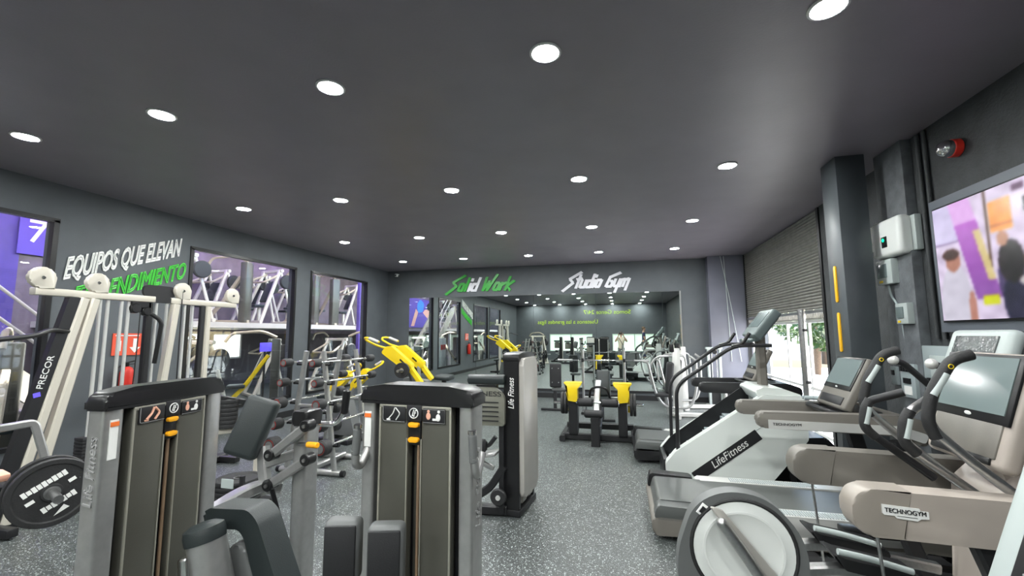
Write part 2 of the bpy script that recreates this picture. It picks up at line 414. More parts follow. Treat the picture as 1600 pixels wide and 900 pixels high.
t = thing('wall_sign', 'green brush-lettered sign with two pale letters above the left of the mirror', 'sign', (-3.8, YB-.02, 2.8))
brush_sign('Solid Work', (-4.72, YB-.018, 2.86), .36, 1.85, lambda k, c: 'silverletter' if k in (3, 4) else 'green', t)
t = thing('wall_sign', 'silver brush-lettered sign above the middle of the mirror', 'sign', (-.6, YB-.02, 2.8))
brush_sign('Studio Gym', (-1.40, YB-.018, 2.86), .34, 1.62, lambda k, c: 'silverletter', t)
dy, dz = 1.44, .55; q = math.hypot(dy, dz); uy_ = (0, dy/q, dz/q)
o = text('EQUIPOS QUE ELEVAN', 'wall_lettering', 'whitelabel', None, (XL+.012, 3.80, 2.36), uy_, (0, .03, 1), .27, 1.53, outline=.042, shear=.2)
tag(o, 'white outlined lettering EQUIPOS QUE ELEVAN slanting up the left wall', 'lettering')
o = text('TU RENDIMIENTO', 'wall_lettering', 'greentext', None, (XL+.012, 3.93, 2.03), uy_, (0, .03, 1), .25, 1.50, outline=.036, shear=.2)
tag(o, 'green outlined lettering TU RENDIMIENTO under the white line on the left wall', 'lettering')
o = text('Somos Gente 24/7', 'wall_lettering', 'lime', None, (.66, YF+.006, 2.9), (-1, 0, 0), (0, 0, 1), .26, 2.9); tag(o, 'lime lettering Somos Gente 24/7 on the wall seen reversed in the mirror', 'lettering')
o = text('Úsetenos a las grandes ligas', 'wall_lettering', 'lime', None, (-1.36, YF+.006, 2.3), (-1, 0, 0), (0, 0, 1), .26, 3.85); tag(o, 'longer lower line of lime lettering about grandes ligas seen reversed in the mirror', 'lettering')
# fire sign and extinguisher
t = thing('fire_sign', 'red and white fire equipment sign on the left wall', 'sign', (XL+.01, 4.6, 1.38))
part('plate', 'redlabel', t, lambda b: b.box((XL+.008, 4.6, 1.54), (.012, .40, .30)))
part('pictogram', 'whitelabel', t, lambda b: (b.box((XL+.016, 4.48, 1.52), (.004, .05, .14), bev=.001), b.box((XL+.016, 4.48, 1.61), (.004, .03, .03)), b.box((XL+.016, 4.68, 1.56), (.004, .05, .12)), b.prism([(-.07, 0), (.07, 0), (0, -.08)], (XL+.016, 4.68, 1.50), (0, 1, 0), (0, 0, 1), .004), b.box((XL+.016, 4.58, 1.66), (.004, .30, .015))))
t = thing('fire_extinguisher', 'red fire extinguisher hung on the left wall under its sign', 'fire extinguisher', (XL+.1, 4.55, .78))
part('cylinder', 'red', t, lambda b: b.lathe([(0, 0), (.07, 0), (.08, .02), (.08, .38), (.055, .44), (.02, .46), (0, .46)], (XL+.1, 4.55, .78)))
part('valve', 'black', t, lambda b: (b.cyl((XL+.1, 4.55, 1.23), (XL+.1, 4.55, 1.29), .02), b.box((XL+.1, 4.58, 1.30), (.02, .12, .015), (R(12), 0, 0)), b.box((XL+.1, 4.58, 1.27), (.02, .10, .012))))
part('hose', 'rubber', t, lambda b: b.tube([(XL+.1, 4.52, 1.26), (XL+.1, 4.42, 1.24), (XL+.1, 4.42, .95)], .011, .06))
part('bracket', 'satin', t, lambda b: b.box((XL+.012, 4.55, 1.0), (.024, .05, .3)))
# security camera in the corner
t = thing('security_camera', 'small white security camera in the far left ceiling corner', 'camera', (-6.3, 11.38, 3.38))
part('mount', 'white', t, lambda b: b.cyl((-6.3, 11.5, 3.42), (-6.3, 11.40, 3.40), .018))
part('housing', 'white', t, lambda b: b.box((-6.3, 11.36, 3.38), (.075, .10, .09), bev=.02))
part('lens', 'black', t, lambda b: b.cyl((-6.3, 11.31, 3.37), (-6.3, 11.30, 3.37), .022))

# ================================================================ RIGHT WALL: shutter, gate, boxes, television
t = thing('roller_shutter', 'ribbed grey metal roller shutter lowered halfway over the street opening', 'shutter', (2.93, 9.25, 1.97))
def slats(b):
    n = 30; z0 = 2.02; h = (3.515-z0)/n
    for k in range(n):
        z = z0+k*h
        b.box((2.938, 9.25, z+h/2), (.012, 4.02, h+.001)); b.prism([(0, 0), (.014, .008), (.021, h*.5), (.014, h-.008), (0, h-.003)], (2.93, 9.25, z), (-1, 0, 0), (0, 0, 1), 4.02)
part('curtain', 'shutter', t, slats)
part('bottom_bar', 'steel', t, lambda b: b.box((2.93, 9.25, 1.985), (.06, 4.02, .05)))
def lat(b):
    for k in range(66): b.box((2.93, 7.3+k*.06, 1.925), (.015, .014, .10), (R(28), 0, 0))
    b.box((2.93, 9.25, 1.875), (.03, 4.02, .018))
part('lattice_strip', 'shutter', t, lat)
for y in (7.2, 11.24): part('guide_rail', 'satin', t, lambda b: b.box((2.925, y, 1.76), (.08, .07, 3.5)))
t = thing('sliding_gate', 'slim white steel gate standing in the bright street opening', 'gate', (2.98, 9.2, 0))
part('frame', 'bright', t, lambda b: ([b.box((2.98, 9.2, z), (.04, 3.9, .045)) for z in (.10, .78, 1.84)], [b.box((2.98, y, .96), (.04, .05, 1.8)) for y in (7.32, 11.1)]))
for y in (8.0, 8.95, 10.0): part('mullion', 'bright', t, lambda b: b.box((2.98, y, .96), (.035, .045, 1.76)))
t = thing('gate_post', 'round galvanised post standing beside the street gate', 'post', (2.79, 7.75, 0))
part('pole', 'steel', t, lambda b: b.cyl((2.79, 7.75, 0.012), (2.79, 7.75, 2.03), .055)); [part('hinge', 'satin', t, lambda b: b.box((2.79, 7.68, z), (.05, .09, .04))) for z in (.9, 1.7)]
part('foot_plate', 'steel', t, lambda b: b.box((2.79, 7.75, .008), (.16, .16, .016)))
for i, (z0, z1) in enumerate(((1.98, 2.37), (1.46, 1.87))):
    t = tag(part('reflector_strip', 'strip', None, lambda b: b.prism(rounded([(-.022, z0), (.022, z0), (.022, z1), (-.022, z1)], .02), (2.254, 5.30, 0), (0, -1, 0), (0, 0, 1), .014, bev=.003)), 'amber reflector strip on the dark pillar, %s' % ('lower one of two' if i else 'upper one of two'), 'reflector', 'amber strips on the pillar')
# inverter with green indicator
t = thing('inverter_box', 'large rounded white inverter box with a green indicator on the right wall', 'inverter', (2.7, 5.0, 2.42))
part('housing', 'white', t, lambda b: b.box((2.665, 5.05, 2.60), (.13, .48, .38), bev=.045, seg=4))
part('back_case', 'greyplastic', t, lambda b: b.box((2.735, 4.98, 2.60), (.06, .44, .34), bev=.012))
part('display', 'black', t, lambda b: b.box((2.598, 5.05, 2.56), (.012, .085, .11), bev=.005)); part('indicator', 'greenled', t, lambda b: b.ball((2.591, 5.055, 2.58), .018, (.4, 1, 1)))
t = thing('junction_box', 'small white box tucked between the pillar and the inverter', 'wall box', (2.70, 5.42, 2.5))
part('case', 'whitelabel', t, lambda b: b.box((2.70, 5.42, 2.66), (.08, .10, .26), bev=.012)); part('cover_line', 'greyplastic', t, lambda b: b.box((2.657, 5.42, 2.60), (.006, .08, .01)))
def breaker(loc, w, h, label):
    t = thing('breaker_box', label, 'breaker box', loc, 0, 'small breaker boxes on the right wall'); x, y, z = loc
    part('case', 'greyplastic', t, lambda b: b.box((x+.03, y, z), (.07, w, h), bev=.01))
    part('window', 'screen', t, lambda b: b.box((x-.008, y+w*.1, z+h*.05), (.012, w*.62, h*.55), bev=.004)); part('sticker', 'yellow', t, lambda b: b.box((x-.007, y+w*.2, z-h*.38), (.006, w*.2, h*.09)))
breaker((2.63, 5.16, 2.27), .26, .25, 'wide grey breaker box with a tinted window right under the inverter'); breaker((2.635, 4.95, 1.84), .18, .20, 'small grey breaker box on the dark wall between the inverter and the floor panels')
for y, z, w, h, lab, extra in ((5.22, 1.23, .10, .18, 'slim grey meter box, leftmost of the electric boxes low on the pilaster', 0), (5.0, 1.20, .22, .32, 'grey breaker panel with a row of switches low on the right wall', 1), (4.64, 1.33, .36, .42, 'wide grey electric cabinet with a small door beside the television', 2)):
    t = thing('electric_panel', lab, 'electric panel', (2.69, y, z-h/2)); xx = 2.655 if extra < 2 else 2.69
    part('case', 'greybox', t, lambda b: b.box(((xx+2.77)/2-.0, y, z), (2.77-xx, w, h), bev=.008))
    if extra == 1:
        [part('switch', 'black', t, lambda b: b.box((xx-.006, y-.08+k*.04, z+.11), (.014, .028, .05))) for k in range(5)]; part('main_switch', 'black', t, lambda b: b.box((xx-.006, y+.0, z+.0), (.014, .10, .05))); part('label', 'whitelabel', t, lambda b: b.box((xx-.002, y, z-.09), (.006, .11, .08)))
    elif extra == 2:
        part('door', 'greyplastic', t, lambda b: b.box((xx-.005, y-.03, z+.0), (.014, w*.55, h*.6), bev=.004)); part('latch', 'black', t, lambda b: b.box((xx-.014, y+.10, z-.1), (.02, .03, .05), bev=.004))
    else: part('dial', 'black', t, lambda b: b.box((xx-.004, y, z+.03), (.012, .05, .05), bev=.003))
k = 0
for y, z0, z1, lab in ((4.84, 1.50, 3.50, 'dark conduit running up the right wall, nearest the inverter'), (4.69, 1.60, 3.50, 'middle dark conduit on the right wall'), (4.60, 1.6, 3.50, 'dark conduit on the right wall, closest to the television')):
    o = part('conduit', 'wall2', None, lambda b: b.cyl((2.75, y, z0), (2.75, y, z1), .018)); tag(o, lab, 'conduit', 'conduits on the right wall')
tag(part('cable', 'greybox', None, lambda b: b.tube([(2.668, 5.18, 2.14), (2.672, 5.16, 2.02), (2.672, 5.08, 1.95), (2.69, 5.06, 1.80), (2.70, 5.04, 1.44)], .011, .08)), 'grey cable looping down the pilaster from the breaker box', 'cable')
# siren
t = thing('fire_siren', 'red fire siren with a clear strobe dome high on the right wall', 'siren', (2.72, 4.24, 3.1))
part('base', 'red', t, lambda b: b.cyl((2.77, 4.24, 3.18), (2.70, 4.24, 3.18), .075, bev=.01)); part('dome', 'chrome', t, lambda b: b.lathe([(.07, 0), (.068, .03), (.055, .06), (.03, .08), (0, .086)], (2.70, 4.24, 3.18), (-1, -.25, 0)))
# television in its grey surround
t = thing('television', 'large television in a flat grey surround showing a street crowd', 'television', (2.7, 3.6, 1.65))
TY0, TY1, TZ0, TZ1 = 2.55, 4.45, 1.66, 2.78
part('surround', 'tvboard', t, lambda b: b.box((2.70, (TY0+TY1)/2, (TZ0+TZ1)/2), (.12, TY1-TY0, TZ1-TZ0), bev=.004))
part('bezel', 'black', t, lambda b: b.box((2.632, (TY0+TY1)/2, (TZ0+TZ1)/2), (.03, TY1-TY0-.14, TZ1-TZ0-.16), bev=.004))
def tv_screen():
    W, H = 150, 84; y1, y0 = TY1-.085, TY0+.085; z0, z1 = TZ0+.095, TZ1-.095
    me = bpy.data.meshes.new('screen'); vs = []; cs = []
    def ell(u, v, cx, cy, rx, ry): return ((u-cx)/rx)**2+((v-cy)/ry)**2
    rnd = random.Random(3)
    heads = [(.40+.058*k+rnd.uniform(-.02, .02), rnd.uniform(.40, .60), rnd.uniform(.025, .045), rnd.choice([(.10, .06, .07), (.55, .40, .30), (.25, .15, .15)]), rnd.choice([(.62, .58, .72), (.07, .06, .10), (.8, .75, .8), (.25, .2, .35), (.5, .35, .4)])) for k in range(11)]
    for j in range(H+1):
        for i in range(W+1):
            u = i/W; v = j/H
            c = [.80, .74, .84]
            n = .06*math.sin(u*40+v*13)*math.sin(v*31+u*7); c = [x+n for x in c]
            if v > .80 and u > .55: c = [.62, .58, .66]
            if u < .16 and v > .66: c = [.74, .70, .84]
            if .655 < v < .67 and u < .2: c = [.4, .3, .5]
            if .30 < u < .315 and v > .35: c = [.30, .20, .16]
            if .32 < u < .43 and .66 < v < .90: c = [.92, .58, .22]
            if .32 < u < .43 and .70 < v < .715: c = [.75, .42, .12]
            for (x0, x1, y0_, y1_, cc) in ((.48, .56, .76, .86, (.12, .1, .14)), (.52, .66, .84, .93, (.55, .6, .75)), (.62, .72, .72, .82, (.2, .22, .3)), (.76, .9, .78, .95, (.4, .35, .5)), (.44, .50, .92, .97, (.3, .15, .3))):
                if x0 < u < x1 and y0_ < v < y1_: c = list(cc)
            for hx, hy, hr, hc, bc in heads:
                if ell(u, v, hx, hy-.22, hr*1.7, .20) < 1: c = list(bc)
                if ell(u, v, hx, hy, hr*.8, hr*1.5) < 1: c = list(hc) if v > hy else [.62, .42, .36]
            sx = .10+.14*(1-v)
            if sx < u < sx+.13 and .16 < v: c = [.72-.25*(1-v), .30, .78-.2*(1-v)] if v < .8 else [.82, .62, .86]
            if sx+.09 < u < sx+.13 and .3 < v < .72: c = [.80, .72, .50]
            if .25 < u < .33 and .11 < v < .18: c = [.78, .80, .02]
            if ell(u, v, .10, .12, .095, .36) < 1: c = [.76, .74, .80]
            if ell(u, v, .10, .50, .045, .085) < 1: c = [.66, .45, .38]
            if ell(u, v, .09, .565, .052, .05) < 1: c = [.22, .10, .07]
            if ell(u, v, .19, .08, .02, .16) < 1: c = [.68, .46, .40]
            if ell(u, v, .42, .13, .07, .22) < 1: c = [.10, .09, .20]
            if ell(u, v, .405, .42, .06, .16) < 1: c = [.09, .05, .08]
            if ell(u, v, .375, .60, .028, .06) < 1: c = [.70, .50, .40]
            if ell(u, v, .50, .27, .07, .05) < 1: c = [.72, .70, .70]
            vs.append((2.612, y1-(y1-y0)*u, z0+(z1-z0)*v)); cs.append(c)
    import numpy as np
    A = np.array(cs).reshape(H+1, W+1, 3)
    rg = np.random.RandomState(5)
    jit = A.copy()
    for j in range(H+1):
        for i in range(W+1):
            jj = min(H, max(0, j+rg.randint(-1, 2))); ii = min(W, max(0, i+rg.randint(-1, 2))); jit[j, i] = A[jj, ii]
    coarse = np.repeat(rg.rand(22, 38, 1)*.20-.10, 3, 2)
    ys = np.linspace(0, 20.99, H+1); xs = np.linspace(0, 36.99, W+1); y_ = ys.astype(int); x_ = xs.astype(int); fy = (ys-y_)[:, None, None]; fx = (xs-x_)[None, :, None]
    nz = coarse[y_][:, x_]*(1-fy)*(1-fx)+coarse[y_+1][:, x_]*fy*(1-fx)+coarse[y_][:, x_+1]*(1-fy)*fx+coarse[y_+1][:, x_+1]*fy*fx
    A = A+nz*.45*(.5+.5*np.cos(np.linspace(0, 9, W+1))[None, :, None]**2)
    for _ in range(2):
        P = np.pad(A, ((1, 1), (1, 1), (0, 0)), 'edge'); A = (P[:-2, 1:-1]+P[2:, 1:-1]+P[1:-1, :-2]+P[1:-1, 2:]+2*P[1:-1, 1:-1])/6
    cs = [list(map(float, c)) for c in A.reshape(-1, 3)]
    fs = [(j*(W+1)+i, j*(W+1)+i+1, (j+1)*(W+1)+i+1, (j+1)*(W+1)+i) for j in range(H) for i in range(W)]
    me.from_pydata(vs, [], fs); at = me.color_attributes.new('picture', 'FLOAT_COLOR', 'POINT')
    for k, c in enumerate(cs): at.data[k].color = (*[max(0, x)**2.2 for x in c], 1)
    m = bpy.data.materials.new('television_picture'); m.use_nodes = True; n = m.node_tree.nodes; p = n['Principled BSDF']
    a = n.new('ShaderNodeAttribute'); a.attribute_name = 'picture'
    m.node_tree.links.new(a.outputs['Color'], p.inputs['Emission Color']); p.inputs['Emission Strength'].default_value = 1.0
    p.inputs['Base Color'].default_value = (.02, .02, .02, 1); p.inputs['Roughness'].default_value = .2
    me.materials.append(m); me.transform(xf(t).inverted())
    o = bpy.data.objects.new('screen', me); COL.objects.link(o); o.parent = t
tv_screen()
# hanging cords on the pier
for x0, x1, lab in ((2.38, 2.72, 'slanting pale cord hanging on the grey pier by the shutter'), (2.46, 2.52, 'straight pale cord hanging on the grey pier by the shutter')):
    tag(part('hanging_cord', 'greyplastic', None, lambda b: b.tube([(x0, 11.205-(x1-x0)*.1, 3.5), ((x0+x1)/2, 11.21-(x1-x0)*.1, 2.4), (x1, 11.205-(x1-x0)*.1, 1.0)], .008, .3, 8)), lab, 'cord')

# ================================================================ STREET OUTSIDE
struct(part('street_ground', 'concrete', None, lambda b: b.box((11.2, 9, -.08), (16, 30, .12))))
def leaf_tree(loc, h, r, lab):
    t = thing('street_tree', lab, 'tree', loc, 0, 'trees across the street')
    part('trunk', 'bark', t, lambda b: b.tube([loc, (loc[0]+.1, loc[1], h*.35), (loc[0], loc[1]+.1, h*.6)], .14, .3, 10, r2=.07))
    b = MB(); rn = random.Random(int(loc[1]*10))
    for k in range(1500):
        th = rn.uniform(0, 6.283); cz = rn.uniform(-1, 1); rr = rn.uniform(.55, 1)**.5
        s_ = math.sqrt(1-cz*cz); p = Vector((loc[0]+r*rr*s_*math.cos(th), loc[1]+r*1.2*rr*s_*math.sin(th), h*.62+r*.95*rr*cz))
        a = Vector((rn.uniform(-1, 1), rn.uniform(-1, 1), rn.uniform(-1, 1))).normalized(); c = a.orthogonal().normalized(); l_ = rn.uniform(.10, .2)
        b.bm.faces.new([b.bm.verts.new(p+a*l_), b.bm.verts.new(p+c*l_*.45), b.bm.verts.new(p-a*l_), b.bm.verts.new(p-c*l_*.45)])
    b.build('foliage', 'leaf', t)
for tx, ty, th, tr, lb in ((7.6, 20.0, 4.2, 1.6, 'leafy green tree outside, seen through the left of the gate'), (6.6, 15.0, 3.6, 1.35, 'bushy green tree outside, seen through the middle of the gate'), (10.5, 26.6, 6.5, 2.6, 'tall green tree farthest away across the street'), (12.6, 20.5, 5.2, 1.9, 'green tree outside, behind the two nearer street trees'), (6.2, 11.3, 3.3, 1.2, 'green tree outside, seen beside the round gate post')):
    leaf_tree((tx, ty, 0), th, tr, lb)
h = part('street_wall', 'whitelabel', None, lambda b: (b.box((9.0, 30.5, 1.2), (14, .2, 2.4)), b.box((14, 18, 1.0), (.2, 26, 2.0)))); h['kind'] = 'structure'; h.name = 'wall_street'
# ================================================================ SELECTORISED STRENGTH MACHINES
X3, Y3, Z3 = (1, 0, 0), (0, 1, 0), (0, 0, 1)
def emblem(root, o, ux, r):
    ux = Vector(ux).normalized(); n = ux.cross(Vector(Z3)); o = Vector(o)
    part('emblem', 'whitelabel', root, lambda b: (b.tube([o+ux*r*math.cos(a)+Vector(Z3)*r*math.sin(a) for a in [2*math.pi*k/28 for k in range(28)]], r*.11, closed=True, n=6),
        b.tube([o+ux*-.35*r+Vector(Z3)*-.55*r*1, o+ux*.02*r+Vector(Z3)*.72*r], r*.10, n=6), b.tube([o+ux*-.35*r+Vector(Z3)*-.55*r, o+ux*.05*r+Vector(Z3)*-.45*r], r*.10, n=6),
        b.tube([o+ux*.02*r+Vector(Z3)*-.75*r, o+ux*.35*r+Vector(Z3)*.55*r, o+ux*.72*r+Vector(Z3)*.55*r], r*.10, 0, n=6), b.tube([o+ux*.15*r+Vector(Z3)*.05*r, o+ux*.5*r+Vector(Z3)*.08*r], r*.10, n=6)), False)
def tower(root, W=.54, T=.2, H=1.46, P=.062, CH=.066, post='silver', shroud='shroud', detail=True, side='both', figure=0):
    G = .028; f = -T/2                      # post width, dark gap, front face
    B = lambda n, m, fn: part(n, m, root, fn, False)
    B('base', 'satin', lambda b: b.box((0, 0, .03), (W+.02, T+.03, .06), bev=.01))
    for s in (-1, 1):
        p = B('side_post', post, lambda b: b.prism(rounded([(-P/2, -T/2), (P/2, -T/2), (P/2, T/2), (-P/2, T/2)], .014), (s*(W/2-P/2), 0, (H-.06)/2+.03), X3, Y3, H-.12))
    cap = rounded([(-W/2-.006, H-CH), (W/2+.006, H-CH), (W/2+.006, H-.005), (W/2-.10, H+.012), (-W/2+.10, H+.012), (-W/2-.006, H-.005)], [.008, .008, .05, .08, .08, .05], 6)
    B('top_cap', 'black', lambda b: b.prism(cap, (0, 0, 0), X3, Z3, T+.016, bev=.014))
    SW = W-2*P-2*G; sl = .058; pw = (SW-sl)/2; h0, h1 = .09, H-CH
    B('inner_frame', 'black', lambda b: (b.box((0, .02, (h0+h1)/2), (W-2*P+.01, T*.5, h1-h0)),))
    for s in (-1, 1):
        cx = s*(sl/2+pw/2)
        B('shroud_panel', shroud, lambda b: b.box((cx, f+.02, (h0+h1)/2), (pw, .05, h1-h0), bev=.012, seg=3))
        B('panel_edge', 'bevelline', lambda b: (b.box((s*(SW/2-.004), f-.004, (h0+h1)/2), (.009, .008, h1-h0-.02), bev=.003), b.box((cx, f-.004, h1-.008), (pw, .008, .014), bev=.003), b.box((s*(sl/2+.003), f-.004, (h0+h1)/2-.06), (.005, .006, h1-h0-.14))))
    B('weight_stack', 'rubber', lambda b: [b.box((0, f+.045, .12+k*.028), (sl+.05, .06, .024), bev=.002) for k in range(16)])
    B('guide_rod', 'copper', lambda b: [b.cyl((x, f+.016, .1), (x, f+.016, H-.2), .007, 10) for x in (.010,)])
    B('slot_lining', 'shroud', lambda b: b.box((.004, f+.05, .85), (sl, .01, .9)))
    if detail:
        for k in range(2):
            B('weight_selector', 'orange', lambda b: b.prism(rounded([(-.023, -.009), (.023, -.009), (.023, .009), (-.023, .009)], .0088, 5), (0, f-.006, H-CH-.075-k*.058), X3, Z3, .02, bev=.003))
        B('selector_carriage', 'black', lambda b: b.box((0, f+.008, H-CH-.10), (sl*.92, .02, .11), bev=.004))
        B('chain', 'satin', lambda b: [b.tube([Vector((.016+.006*math.cos(a), f+.02, .66-k*.022+.011*math.sin(a))) for a in [2*math.pi*q/8 for q in range(8)]], .003, closed=True, n=5) for k in range(22)])
        B('pin', 'orangelabel', lambda b: b.ball((-.02, f+.01, .60), .009))
        B('brand_plate', 'black_label', lambda b: b.box((0, f-.002, H-CH-.030), (sl+.012, .016, .062), bev=.004))
        emblem(root, (0, f-.012, H-CH-.030), X3, .019)
        pl = B('placard', 'black_label', lambda b: b.box((-sl/2-pw*.47, f-.007, H-CH-.038), (pw*.80, .006, .062), bev=.002))
        y = f-.0115; x0 = -sl/2-pw*.47; zz = H-CH-.038; a = pw*.8
        part('exercise_figure', 'print_skin' if figure == 0 else 'whitelabel', pl, lambda b: (b.tube([(x0+a*.05, y, zz+.026), (x0-a*.02, y, zz+.004), (x0-a*.22, y, zz-.018)], .0045 if figure == 0 else .0022, .01, 6), b.tube([(x0+a*.08, y, zz+.026), (x0+a*.28, y, zz+.004), (x0+a*.10, y, zz-.022)], .0045 if figure == 0 else .0022, .01, 6), b.box((x0-a*.22, y, zz-.021), (.016, .003, .006))), False)
        part('placard_border', 'greytext', pl, lambda b: b.tube([(x0-a*.46, y, zz+.03), (x0-a*.46, y, zz-.028), (x0+a*.48, y, zz-.028)], .0012, .01, 5), False)
        pr = B('placard', 'black_label', lambda b: b.box((sl/2+pw*.45, f-.007, H-CH-.038), (pw*.74, .006, .058), bev=.002)); x1 = sl/2+pw*.45
        part('muscle_figure', 'print_skin', pr, lambda b: (b.ball((x1-a*.22, y, zz), .010, (1, .15, 1.4)), b.ball((x1-a*.22, y, zz+.018), .006, (1, .2, 1))), False)
        part('person_figure', 'whitelabel', pr, lambda b: (b.ball((x1+a*.18, y, zz-.004), .010, (1, .15, 1.4)), b.ball((x1+a*.20, y, zz+.018), .006, (1, .2, 1)), b.box((x1+a*.05, y, zz-.012), (.02, .003, .008))), False)
        part('placard_border', 'greytext', pr, lambda b: b.tube([(x1-a*.45, y, zz+.025), (x1+a*.45, y, zz+.025), (x1+a*.45, y, zz-.025), (x1-a*.45, y, zz-.025)], .001, 0, 5), False)
        w = B('warning_label', 'whitelabel', lambda b: b.box((-W/2+P/2, f-.0015, H-CH-.105), (.030, .003, .14)))
        part('warning_stripe', 'orangelabel', w, lambda b: b.box((-W/2+P/2, f-.004, H-CH-.05), (.030, .003, .016)), False)
def post_text(root, W, z, L, col, h=.06, s=-1):
    # ux up; text upward direction is ux x normal
    n = Vector((s, 0, 0)); ux = Vector(Z3); uy = n.cross(ux)
    o = Vector((s*(W/2+.002), 0, z))-uy*h*.5
    text('Life Fitness', 'side_lettering', col, root, o, ux, uy, h, L, .002, shear=.25, world=False)

# ---- leg machine on the left: tower, back pad on a four bar arm, seat
T1 = thing('strength_machine', 'tall weight-stack machine at the left front with a tilted pad on a linkage arm', 'gym machine', (-1.865, 1.45, 0), R(96.5))
tower(T1, .535, .07, 1.455, P=.075, side=None, figure=0); post_text(T1, .535, 1.06, .24, 'greytext', .036)
P = lambda n, m, fn, r=T1: part(n, m, r, fn)
P('frame_tube', 'silver', lambda b: b.tube([(-1.93, 1.70, .80), (-1.96, 1.95, .83), (-1.98, 2.12, .82), (-1.93, 2.20, .79)], .034, .08, rect=(.07, .06)))
P('upright_post', 'silver', lambda b: b.prism(rounded([(-.042, -.06), (.042, -.06), (.042, .06), (-.042, .06)], .02), (-1.765, 2.2, .58), X3, Y3, 1.12))
P('post_cap', 'black', lambda b: b.prism(rounded([(-.058, -.068), (.058, -.068), (.058, .068), (-.058, .068)], .025), (-1.765, 2.2, 1.19), X3, Y3, .08, bev=.015))
P('floor_frame', 'silver', lambda b: (b.tube([(-1.765, 2.2, .05), (-1.765, 1.3, .05)], rect=(.09, .07), fil=0), b.tube([(-1.95, 1.75, .05), (-1.5, 1.75, .05)], rect=(.09, .07), fil=0), b.tube([(-2.0, 2.24, .05), (-1.5, 2.24, .05)], rect=(.07, .08), fil=0)))
rotp = Euler((R(-12), R(17), R(18))).to_matrix()
bp = P('back_pad', 'vinyl', lambda b: b.box((-2.065, 2.12, 1.135), (.18, .08, .335), rotp, bev=.028, seg=4))
P('pad_backing', 'padside', lambda b: b.box(Vector((-2.065, 2.12, 1.135))+rotp @ Vector((0, .045, 0)), (.165, .03, .315), rotp, bev=.01))
P('pad_arm', 'silver', lambda b: b.tube([(-2.02, 2.16, 1.02), (-1.99, 2.14, .90), (-1.95, 2.13, .77)], rect=(.06, .05), fil=.03))
for z0, z1, x1 in ((1.0, 1.16, -1.70), (.84, .98, -1.69)):
    P('link_arm', 'silver', lambda b: b.tube([(-1.90, 2.10, z0), (x1, 2.13, z1)], rect=(.055, .05), fil=0))
    P('pivot_cap', 'black', lambda b: b.cyl((-1.90, 2.065, z0), (-1.90, 2.13, z0), .032, bev=.004)); P('pivot_cap', 'black', lambda b: b.cyl((x1, 2.095, z1), (x1, 2.16, z1), .032, bev=.004))
    P('pivot_bolt', 'steel', lambda b: b.cyl((-1.90, 2.058, z0), (-1.90, 2.07, z0), .010)); P('pivot_bolt', 'steel', lambda b: b.cyl((x1, 2.088, z1), (x1, 2.1, z1), .010))
P('link_arm', 'silver', lambda b: b.tube([(-1.98, 2.16, .93), (-1.78, 2.2, 1.0)], rect=(.07, .05), fil=0))
P('gas_spring', 'black', lambda b: b.cyl((-1.90, 2.10, .83), (-1.84, 2.13, .60), .013))
P('spring_rod', 'chrome', lambda b: (b.cyl((-1.84, 2.13, .60), (-1.825, 2.135, .54), .008), b.box((-1.815, 2.14, .53), (.05, .04, .03), bev=.005)))
P('adjuster_knob', 'orange', lambda b: b.cyl((-1.70, 2.13, 1.055), (-1.62, 2.11, 1.06), .016, bev=.004))
P('knob_stem', 'steel', lambda b: b.cyl((-1.77, 2.15, 1.05), (-1.69, 2.13, 1.055), .013))
P('handle', 'chrome', lambda b: b.tube([(-1.74, 2.26, 1.14), (-1.66, 2.32, 1.13), (-1.62, 2.33, 1.20), (-1.61, 2.33, 1.28)], .016, .05))
P('handle_grip', 'black', lambda b: b.cyl((-1.615, 2.33, 1.19), (-1.60, 2.33, 1.33), .022, bev=.006))
# seat shell in front
P('seat_post', 'silver', lambda b: b.tube([(-1.575, 1.42, .905), (-1.52, 1.43, .70), (-1.53, 1.52, .40), (-1.5, 1.55, .07)], .066, .1, 20))
P('seat_post_cap', 'vinyl', lambda b: b.lathe([(.069, -.03), (.071, 0), (.067, .02), (.045, .033), (0, .04)], (-1.577, 1.42, .905), (-.26, 0, .97)))
sp = rounded([(-1.70, .955), (-1.665, .975), (-1.48, .985), (-1.43, .95), (-1.31, .70), (-1.20, .50), (-1.27, .45), (-1.38, .60), (-1.49, .88), (-1.52, .905), (-1.60, .90), (-1.68, .90)], [.015, .03, .07, .12, .5, .03, .03, .5, .07, .04, .04, .02])
P('seat_pad', 'vinyl', lambda b: b.prism(sp, (0, 1.575, -.025), X3, Z3, .12, bev=.02))
sp2 = [(x+.012-(.0), z-.03) for x, z in [(-1.58, .90), (-1.50, .90), (-1.35, .62), (-1.22, .45), (-1.30, .40), (-1.45, .60), (-1.57, .80)]]
P('seat_shell', 'padside', lambda b: b.prism(rounded(sp2, .04), (0, 1.565, -.05), X3, Z3, .10, bev=.015))
P('adjustment_tube', 'chrome', lambda b: (b.cyl((-1.665, 1.45, .62), (-1.69, 1.45, .79), .030, bev=.006), b.cyl((-1.645, 1.45, .50), (-1.665, 1.45, .64), .036, bev=.006)))
P('adjustment_bracket', 'silver', lambda b: b.tube([(-1.67, 1.50, .52), (-1.56, 1.51, .50)], rect=(.05, .05), fil=0))

